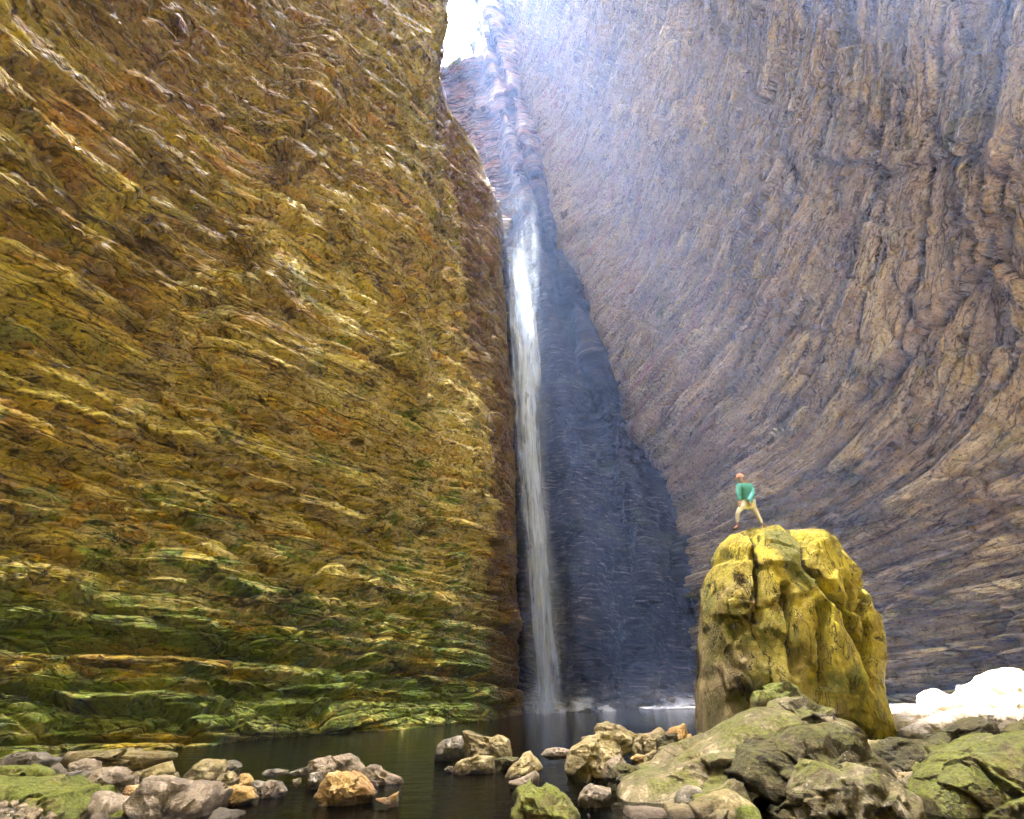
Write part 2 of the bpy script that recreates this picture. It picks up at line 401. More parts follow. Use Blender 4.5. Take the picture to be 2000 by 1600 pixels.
zgold = np.clip(.35 + .9 * sstep(-.1, .4, nz2) * sstep(60, 20, zz), 0, 1)
zpale = np.clip(.15 + .4 * sstep(1.2, -.3, zz + nz2) + .9 * sstep(15, 20, P[:, 1] + nz2 * 3) * sstep(26, 17, zz + nz1 * 7) * sstep(2, 5, zz + nz2 * 2), 0, 1) * (1 - .8 * face)  # pale zone also paints bounce glow into the wall's middle
bedc = np.stack([a, b, (P * N).sum(1) * .3], 1)
me = np_mesh('cliff_left', V, grid_faces(nr, nc), attrs={'bed': bedc, 'zface_dark': np.clip(face * (.9 + .3 * nz2) + .75 * sstep(13, 30, zz + nz1 * 14) * sstep(30, 14, P[:, 1] + nz2 * 5), 0, 1) * .9, 'zgreen': zgreen, 'zgold': zgold, 'zpale': zpale})  # face mask also darkens the wall high up at its near end
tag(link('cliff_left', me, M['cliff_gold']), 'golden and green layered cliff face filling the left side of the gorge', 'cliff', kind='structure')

# ---- back cliff behind the waterfall: columns traced, each with its own distance and top
BY = atZ(1150, 1388)[1]
cols = [  # (poly, Y at foot, Y at top, py of the top)
    ([(820, 0), (930, 400), (960, 1400)], BY + 4, BY + 8, 128),
    ([(880, 0), (960, 400), (1000, 1400)], BY + 1.5, BY + 7, 120),
    ([(910, 0), (1010, 450), (1085, 1400)], BY + 1.5, BY + 6, 108),
    ([(928, 0), (1040, 450), (1120, 900), (1165, 1400)], BY - .8, BY + 4, 80),
    ([(940, 0), (1062, 450), (1160, 800), (1225, 1100), (1255, 1400)], BY + 1.8, BY + 4.5, 20),
    ([(950, 0), (1075, 450), (1190, 800), (1265, 1100), (1300, 1400)], BY + .2, BY + 3, -60),
    ([(990, 0), (1100, 450), (1250, 800), (1330, 1100), (1360, 1400)], BY + 3.2, BY + 4, -140),
    ([(1060, 0), (1170, 450), (1330, 800), (1390, 1100), (1430, 1400)], BY + 5, BY + 6, -160),
]
FR = [-.03, 0, .02, .05, .1, .17, .26, .37, .49, .61, .73, .85, .94, 1.]
T = []
for f in FR:
    row = []
    for poly, y0, y1, pt in cols:
        zt = atY(900, pt, y1)[2]
        y = y0 + (y1 - y0) * max(0, f); z = f * zt
        row.append((on_poly(poly, y, z), y, z))
    T.append(row)
T.append([(x - 2, y + 12, z + 1) for x, y, z in T[-1]])
S = surface(T, 640, 420); nr, nc = S.shape[:2]
Nn = normals(S)
if (Nn[300, 200] @ (CAM - S[300, 200])) < 0: Nn = -Nn
P = S.reshape(-1, 3); N = Nn.reshape(-1, 3)
du = np.linalg.norm(np.gradient(S, axis=1)[:, :, :2], axis=2); a = np.cumsum(du, axis=1).ravel(); b = P[:, 2] + .1 * a
D = .3 * fbm(P * np.array([.5, .5, .25]), 4, 43)
fv, fe = facet(P * np.array([.3, .3, .16]), 44); D += .7 * fv
D += 1.2 * fbm(P * .12, 4, 46) + 1.0 * vnoise(P * np.array([.3, .3, .04]), 48)
V = P + N * D[:, None]
hi = sstep(45, 70, P[:, 2])
nz1 = fbm(P * .2, 4, 51) * 1.6
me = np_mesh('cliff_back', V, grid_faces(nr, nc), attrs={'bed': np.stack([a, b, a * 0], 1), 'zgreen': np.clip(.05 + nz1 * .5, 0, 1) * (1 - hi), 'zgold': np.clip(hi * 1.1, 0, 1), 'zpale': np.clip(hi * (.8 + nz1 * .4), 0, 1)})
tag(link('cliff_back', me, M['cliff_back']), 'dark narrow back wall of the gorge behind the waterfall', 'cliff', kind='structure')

# ---- right cliff: overhanging amphitheatre
CR = [(1382, 1420), (1372, 1300), (1335, 1050), (1278, 900), (1245, 780), (1150, 600), (1072, 450), (1045, 250), (1015, 120), (985, 0), (960, -100), (930, -250)]
plan = {   # z: R1..R6 plan points
    0:   [(17.5, 38.5), (22.5, 33.5), (27, 26), (29.5, 16), (29.5, 4), (27, -12), (20, -30)],
    5:   [(17.5, 38.5), (22.8, 33.5), (27.4, 26), (29.8, 16), (29.8, 4), (27, -12), (20, -30)],
    12:  [(16.5, 38), (22, 33), (26.8, 25.5), (29, 15.5), (29, 4), (26.5, -12), (20, -30)],
    24:  [(14.3, 37.5), (19.5, 32), (24, 24.5), (26, 15), (26, 3.5), (24.5, -12), (18.5, -30)],
    45:  [(11.3, 37), (15.2, 31), (18.8, 23.5), (20.5, 14), (21, 3.), (21, -12), (16, -30)],
    70:  [(7.8, 37), (11.3, 30.5), (14.5, 23), (16.5, 13.5), (17.5, 3), (18, -12), (14, -30)],
    112: [(2.5, 38), (6.5, 31), (10.5, 23), (13.5, 13.5), (15, 3), (16, -12), (12, -30)],
}
kz = sorted(plan); PT = np.array([plan[k] for k in kz], float)
T = []
for z in ZL:
    zc_ = min(max(z, 0), 112)
    pts = [(np.interp(zc_, kz, PT[:, j, 0]), np.interp(zc_, kz, PT[:, j, 1])) for j in range(PT.shape[1])]
    y0 = BY + 2.0
    x0 = on_poly(CR, y0, z)
    row = [(x0 + 1.2, y0 + 5, z), (x0 + .1, y0 + .8, z), ((x0 * .6 + pts[0][0] * .4) + .3, y0 * .6 + pts[0][1] * .4, z)] + [(p[0], p[1], z) for p in pts]
    T.append(row)
S = surface(T, 820, 1000); nr, nc = S.shape[:2]
Nn = normals(S)
if (Nn[400, 500] @ (CAM - S[400, 500])) < 0: Nn = -Nn
P = S.reshape(-1, 3); N = Nn.reshape(-1, 3)
gd = .12 + .75 * sstep(3, 26, P[:, 2])
b = P[:, 2] + gd * (P[:, 1] - 38) * .9; a = P[:, 1] * -.9 + P[:, 2] * .55
D = beds(P, a, b, 63, ((3.2, .5, 10.), (1.3, .34, 5.), (.5, .07, 3.)), warp=(1., .12))
bw = b + .8 * fbm(np.stack([a * .07, b * .12, a * 0], 1), 3, 7); fv, fe = facet(np.stack([a * .16, bw * .5, a * 0], 1), 64); D += .9 * fv - .25 * np.exp(-(fe / .03) ** 2)
fv2, fe2 = facet(np.stack([a * .45, bw * 1.5, a * 0], 1), 68); D += .26 * fv2 - .08 * np.exp(-(fe2 / .05) ** 2)
fv3, fe3 = facet(np.stack([a * 1.3, bw * 4., a * 0], 1), 69); D += .12 * fv3
D += 1.3 * fbm(P * .07, 3, 66) + .05 * fbm(P * .7, 4, 67)
D = ledges(P, D, [([(1640, 800), (1700, 755), (1755, 705), (1800, 635), (1870, 540), (1925, 440), (1960, 330), (2010, 200)], 1.1, 42), ([(1680, 765), (1770, 680), (1835, 570), (1890, 450), (1930, 300)], .6, 30),
    ([(1425, 612), (1455, 540), (1500, 440), (1548, 335)], .9, 30), ([(1590, 315), (1700, 312), (1765, 335), (1850, 300), (1945, 300)], .8, 40), ([(1585, 330), (1600, 215), (1660, 165)], .5, 30),
    ([(1690, 1190), (1790, 1172), (1880, 1130), (2010, 1085)], .9, 36), ([(1740, 1240), (1850, 1262), (1905, 1290), (2010, 1240)], .6, 22), ([(1560, 1070), (1700, 1010), (1850, 950), (2010, 880)], .45, 24),
    ([(1640, 1130), (1800, 1060), (2010, 985)], .45, 22), ([(1500, 1010), (1640, 930), (1800, 830), (1900, 740), (2010, 610)], .5, 26), ([(1440, 620), (1510, 590), (1560, 640), (1700, 650)], .5, 24),
    ([(1300, 620), (1340, 480), (1390, 350), (1420, 200)], .4, 24), ([(1500, 830), (1600, 760), (1640, 690)], .4, 22), ([(1840, 1000), (1930, 940), (2010, 900)], .4, 20)])
edge = sstep(0, 60, np.tile(np.arange(nc), nr)); D *= .12 + .88 * edge
V = P + N * D[:, None]
nz1 = fbm(P * .16, 4, 71) * 1.6; nz2 = fbm(P * .35, 4, 72) * 1.6
yy = P[:, 1]
me = np_mesh('cliff_right', V, grid_faces(nr, nc), attrs={'zface_dark': np.clip(sstep(170, 20, np.tile(np.arange(nc), nr) + nz2 * 50) * sstep(70, 35, P[:, 2] + nz1 * 8), 0, 1), 'bed': np.stack([a, b, a * 0], 1),  # dark margin beside the crease paints in the slot's shade
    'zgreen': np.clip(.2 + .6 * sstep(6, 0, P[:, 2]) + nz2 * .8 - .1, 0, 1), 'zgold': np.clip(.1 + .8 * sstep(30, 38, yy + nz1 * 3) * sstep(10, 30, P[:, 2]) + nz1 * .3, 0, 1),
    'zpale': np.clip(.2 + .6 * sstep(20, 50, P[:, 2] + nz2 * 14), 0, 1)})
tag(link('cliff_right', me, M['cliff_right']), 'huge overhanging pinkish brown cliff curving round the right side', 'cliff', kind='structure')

# ---- gorge closed behind the viewpoint: unseen wall added to cut frontal light
T = [[(-24 + 6 * k * 1.0, -30 - 7 * math.sin(k / 8 * math.pi) - z * .03, z) for k in range(9)] for z in (-2., 6., 20., 40., 70., 108.)]
S = surface(T, 160, 200); P = S.reshape(-1, 3); a = P[:, 0]; b = P[:, 2]
D = beds(P, a, b, 93, ((2.6, .6, 7.), (1.0, .3, 2.6))) + 1.5 * fbm(P * .1, 3, 94)
me = np_mesh('cliff_behind_blocker', P + np.array([0, 1., 0]) * D[:, None], grid_faces(160, 200), attrs={'bed': np.stack([a, b, a * 0], 1), 'zgreen': a * 0 + .3, 'zgold': a * 0 + .3, 'zpale': a * 0 + .2})
tag(link('cliff_behind_blocker', me, M['cliff_gold']), kind='structure')
# ------------------------------------------------------------------ ground and water
def terr(x, y):
    P = np.stack([x, y, x * 0], 1)
    z = -1.1 + .25 * fbm(P * .4, 4, 81)
    r = sstep(1.0, 2.7, x - .38 * (y - 8)) * sstep(15.5, 10.5, y)      # pile on the right
    z = z + r * (1.06 + .1 * sstep(7.6, 8.6, y) + .2 * sstep(5, 9, x) * sstep(8.5, 10, y))
    r2 = sstep(6.6, 8.6, x - .1 * y) * sstep(25, 20, y)                   # sunlit bank
    z = np.maximum(z, -1.1 + r2 * 1.55)
    l = sstep(-4.2, -6.2, x + .25 * (y - 9)) * sstep(14.5, 10.5, y)
    z = np.maximum(z, -1.0 + l * 1.15)
    z = np.maximum(z, -1.0 + 1.2 * sstep(5.5, 3.5, y))
    return z + .12 * fbm(P * 1.7, 4, 83)
n = 340
gx = np.linspace(-1, 1, n); gx = np.sign(gx) * np.abs(gx) ** 1.6 * 60; gy = np.concatenate([np.linspace(-60, 0, 60, endpoint=False), np.linspace(0, 30, 260, endpoint=False), np.linspace(30, 80, 40)])
X, Y = np.meshgrid(gx, gy); z = terr(X.ravel(), Y.ravel())
V = np.stack([X.ravel(), Y.ravel(), z], 1)
M['bed'] = rock_mat('gravelly_ground', (.07, .055, .035), (.13, .105, .065), (.2, .17, .12), moss_amt=0., sc_=1.5)
me = np_mesh('ground', V, grid_faces(len(gy), len(gx)), attrs={'rest': V})
tag(link('ground', me, M['bed']), kind='structure')
t = NT('dark_pool_water')
o = t.obj()
h = t.math('ADD', t.math('MULTIPLY', t.noise(t.mapv(o, (1, 2.2, 1)), 1.3, 4, .5), .8), t.math('MULTIPLY', t.noise(t.mapv(o, (1, 2.5, 1)), 6., 4, .5), .25))
wb = t.pbr((.0012, .0015, .0008), .07, t.bump(h, .05, .8), .1, IOR=1.33)
M['water'] = t.surf(wb)
gx = np.linspace(-30, 34, 40); gy = np.linspace(-40, 52, 60); X, Y = np.meshgrid(gx, gy)
V = np.stack([X.ravel(), Y.ravel(), X.ravel() * 0], 1)
tag(link('water', np_mesh('water', V, grid_faces(60, 40)), M['water']), kind='structure')

# gravel: nobody could count it
rs = np.random.RandomState(77)
D0, F0 = None, None
bm = bmesh.new(); bmesh.ops.create_icosphere(bm, subdivisions=1, radius=1); D0 = np.array([v.co[:] for v in bm.verts]); F0 = np.array([[v.index for v in f.verts] for f in bm.faces]); bm.free()
gx_ = np.concatenate([rs.uniform(-9, -3.2, 5000), rs.uniform(1.2, 15, 6000)]); gy_ = np.concatenate([rs.uniform(7, 14, 5000), rs.uniform(7, 17, 6000)])
gz_ = terr(gx_, gy_); ok = gz_ > -.12; gx_, gy_, gz_ = gx_[ok], gy_[ok], gz_[ok]; n_ = len(gx_)
sz = rs.uniform(.015, .065, n_) ** 1.0; V = []
J_ = D0[None] * (1 + rs.uniform(-.3, .3, (n_, len(D0), 1))) * sz[:, None, None] * rs.uniform(.6, 1.2, (n_, 1, 3))
J_ += np.stack([gx_, gy_, gz_ + sz * .3], 1)[:, None]
V = J_.reshape(-1, 3); Q = (F0[None] + (np.arange(n_) * len(D0))[:, None, None]).reshape(-1, 3)
M['gravel'] = rock_mat('loose_gravel', (.14, .11, .07), (.3, .25, .16), (.45, .4, .3), moss_amt=-.1, sc_=1.)
tag(link('gravel', np_mesh('gravel', V, Q, smooth=False, attrs={'rest': V}), M['gravel']), kind='stuff')
# ------------------------------------------------------------------ rocks
def ico(sub):
    bm = bmesh.new(); bmesh.ops.create_icosphere(bm, subdivisions=sub, radius=1)
    V = np.array([v.co[:] for v in bm.verts]); Fc = np.array([[v.index for v in f.verts] for f in bm.faces]); bm.free(); return V, Fc
ICO = {k: ico(k) for k in (4, 5, 6, 7)}
def radial(poly, th, cx, cy_):
    """farthest hit of the outline in each direction"""
    A = np.asarray(poly, float) - [cx, cy_]; B = np.roll(A, -1, 0)
    dx, dy = np.cos(th), np.sin(th); r = np.zeros(len(th))
    for (ax, ay), (bx, by) in zip(A, B):
        ex, ey = bx - ax, by - ay
        den = dx * ey - dy * ex
        with np.errstate(divide='ignore', invalid='ignore'):
            t = (ax * ey - ay * ex) / den; s = (ax * dy - ay * dx) / den
        ok = (np.abs(den) > 1e-9) & (t > 0) & (s >= -1e-6) & (s <= 1 + 1e-6)
        r = np.where(ok & (t > r), t, r)
    bad = r <= 0
    if bad.any(): r[bad] = np.median(r[~bad])
    return r
def rock(outline, mat, label, Y=None, lean=0., thick=.75, sub=5, seed=0, cuts=10, rough=1., group=None, name='boulder', cat='boulder', cracks=(), base_drop=.25, crack_d=.12, strat=0., fac=1.):
    """outline (photo px) fixes the silhouette seen from the front; the rock stands at distance Y and is thick*width deep"""
    O = np.array(outline, float); O[O[:, 1] > 1588, 1] += 90
    if Y is None: Y = atZ(O[:, 0].mean(), O[:, 1].max())[1]
    # outline on a plane through Y at the rock's middle, leaning back by 'lean' (m per m of height)
    mid = atY(O[:, 0].mean(), (O[:, 1].max() + O[:, 1].min()) / 2, Y)
    W = []
    nrm = np.array([0, 1., -lean])
    for px, py in O:
        d = ray(px, py); s = (nrm @ (mid - CAM)) / (nrm @ d); W.append(CAM + d * s)
    W = np.array(W); base = W[:, 2].min()
    low = W[:, 2] < base + .22 * (W[:, 2].max() - base)
    W[low, 2] -= base_drop * (W[:, 2].max() - base); W[low, 1] -= base_drop * (W[:, 2].max() - base) * lean
    sl = math.sqrt(1 + lean * lean)
    P2 = np.stack([W[:, 0], (W[:, 2] - mid[2]) * sl], 1)
    c = (P2.max(0) + P2.min(0)) / 2 * .5 + P2.mean(0) * .5
    D, Fc = ICO[sub]; D = D.copy()
    rs = np.random.RandomState(seed + 5)
    U = D.copy()
    for i in range(cuts):
        q = rs.normal(size=3); q[1] = -abs(q[1]) * 1.1 - .15; q /= np.linalg.norm(q); d0 = rs.uniform(.58, .88)
        e = U @ q - d0; U -= np.maximum(e, 0)[:, None] * q
    for i in range(5):
        q = rs.normal(size=3); q[1] = abs(q[1]); q /= np.linalg.norm(q); d0 = rs.uniform(.7, .9)
        e = U @ q - d0; U -= np.maximum(e, 0)[:, None] * q
    th = np.arctan2(D[:, 2], D[:, 0]); r = radial(P2, th, *c)
    rho = np.sqrt(U[:, 0] ** 2 + U[:, 2] ** 2); flat = np.sqrt(D[:, 0] ** 2 + D[:, 2] ** 2)
    rho = np.where(flat > .72, rho + (np.maximum(flat, rho) - rho) * sstep(.72, .9, flat), rho)
    w = (P2[:, 0].max() - P2[:, 0].min()); hh = (P2[:, 1].max() - P2[:, 1].min()); dep = thick * min(w, hh * 1.3) * .5 + .1 * w
    k = rho ** .8 * r
    x = c[0] + np.cos(th) * k; v = c[1] + np.sin(th) * k; dd = U[:, 1] * dep
    y = Y + dd + lean * v / sl; z = mid[2] + v / sl
    V = np.stack([x, y, z], 1)
    size = math.sqrt(w * hh)
    N = V - np.array([c[0], Y + lean * c[1] / sl, mid[2] + c[1] / sl]); N /= np.linalg.norm(N, axis=1, keepdims=True) + 1e-9
    inner = .25 + .75 * (1 - sstep(.75, 1., flat))
    Q = V / size
    f1, e1 = facet(Q * 2.1 + seed, seed); f2, e2 = facet(Q * 7. + seed, seed + 3)
    dsp = size * (.18 * f1 * fac + .06 * f2 * max(fac, .5) + .03 * fbm(Q * 2 + seed, 3, seed) + .03 * fbm(Q * 10, 4, seed, .6) * rough)
    if strat:
        q = Q[:, 0] * 9 + fbm(Q * 2, 3, seed) * 1.5 if strat > 0 else Q[:, 2] * 14 + fbm(Q * 2, 3, seed) * 2
        kq = np.floor(q).astype(np.int64); dsp += size * .035 * abs(strat) * (hf(kq, s=seed) - .5)
    V = V + N * (dsp * inner)[:, None]
    crk = np.zeros(len(V))
    for line, wdt in cracks:
        pl = np.array([atY(px, py, Y) for px, py in line]); 
        best = np.full(len(V), 9.)
        wob = .05 * fbm(V * 3, 3, seed) * 2
        for p, q in zip(pl[:-1], pl[1:]):
            s_ = q[[0, 2]] - p[[0, 2]]; rel = V[:, [0, 2]] - p[[0, 2]]
            tt = np.clip((rel @ s_) / (s_ @ s_), 0, 1); best = np.minimum(best, np.linalg.norm(rel - tt[:, None] * s_, axis=1))
        front = (D[:, 1] < .25)
        V[:, 1] += front * crack_d * np.maximum(0, 1 - np.abs(best + wob * .3) / (wdt * 3.2))
        crk = np.maximum(crk, front * np.maximum(0, 1 - np.abs(best + wob * .3) / (wdt * 1.3)))
    org = V.mean(0).copy(); org[2] = V[:, 2].min()
    me = np_mesh(name, V - org, Fc, attrs={'rest': (V - org) + seed * 3.7, 'crk': crk})
    o = link(name, me, M[mat] if isinstance(mat, str) else mat); o.location = org
    return tag(o, label, cat, group)

M['tan'] = rock_mat('pale_tan_rock', (.17, .135, .055), (.28, .235, .10), (.46, .4, .24), moss_amt=.1)
M['pink'] = rock_mat('pinkish_grey_rock', (.15, .12, .08), (.25, .205, .14), (.44, .38, .28), moss_amt=.02)
M['golden'] = rock_mat('golden_tan_rock', (.24, .14, .045), (.38, .25, .08), (.5, .4, .19), moss_amt=-.1)
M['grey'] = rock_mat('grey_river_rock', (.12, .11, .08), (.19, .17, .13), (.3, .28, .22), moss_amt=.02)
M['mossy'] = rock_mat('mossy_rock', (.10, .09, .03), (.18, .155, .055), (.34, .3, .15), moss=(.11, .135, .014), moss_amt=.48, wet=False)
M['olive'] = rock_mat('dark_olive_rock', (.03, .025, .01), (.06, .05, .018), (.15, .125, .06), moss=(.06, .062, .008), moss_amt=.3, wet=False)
M['slab'] = rock_mat('moss_streaked_slab', (.09, .075, .035), (.2, .17, .09), (.46, .41, .28), moss=(.085, .095, .009), moss_amt=.3, wet=False, sc_=.8)
M['green'] = rock_mat('green_brown_slab_rock', (.06, .05, .02), (.12, .1, .035), (.24, .2, .1), moss=(.085, .1, .01), moss_amt=.42, wet=False, sc_=.8)
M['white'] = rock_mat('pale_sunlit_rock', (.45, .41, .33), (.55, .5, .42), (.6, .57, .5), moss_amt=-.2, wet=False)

def z1(*p): return [(q[0] * .35, 1300 + q[1] * .35) for q in p]
def z2(*p): return [(500 + q[0] * .35, 1300 + q[1] * .35) for q in p]
def z3(*p): return [(1000 + q[0] * .35, 1300 + q[1] * .35) for q in p]
def z4(*p): return [(1300 + q[0] * .35, 1250 + q[1] * .35) for q in p]
def z5(*p): return [(1320 + q[0] * .35, 900 + q[1] * .35) for q in p]

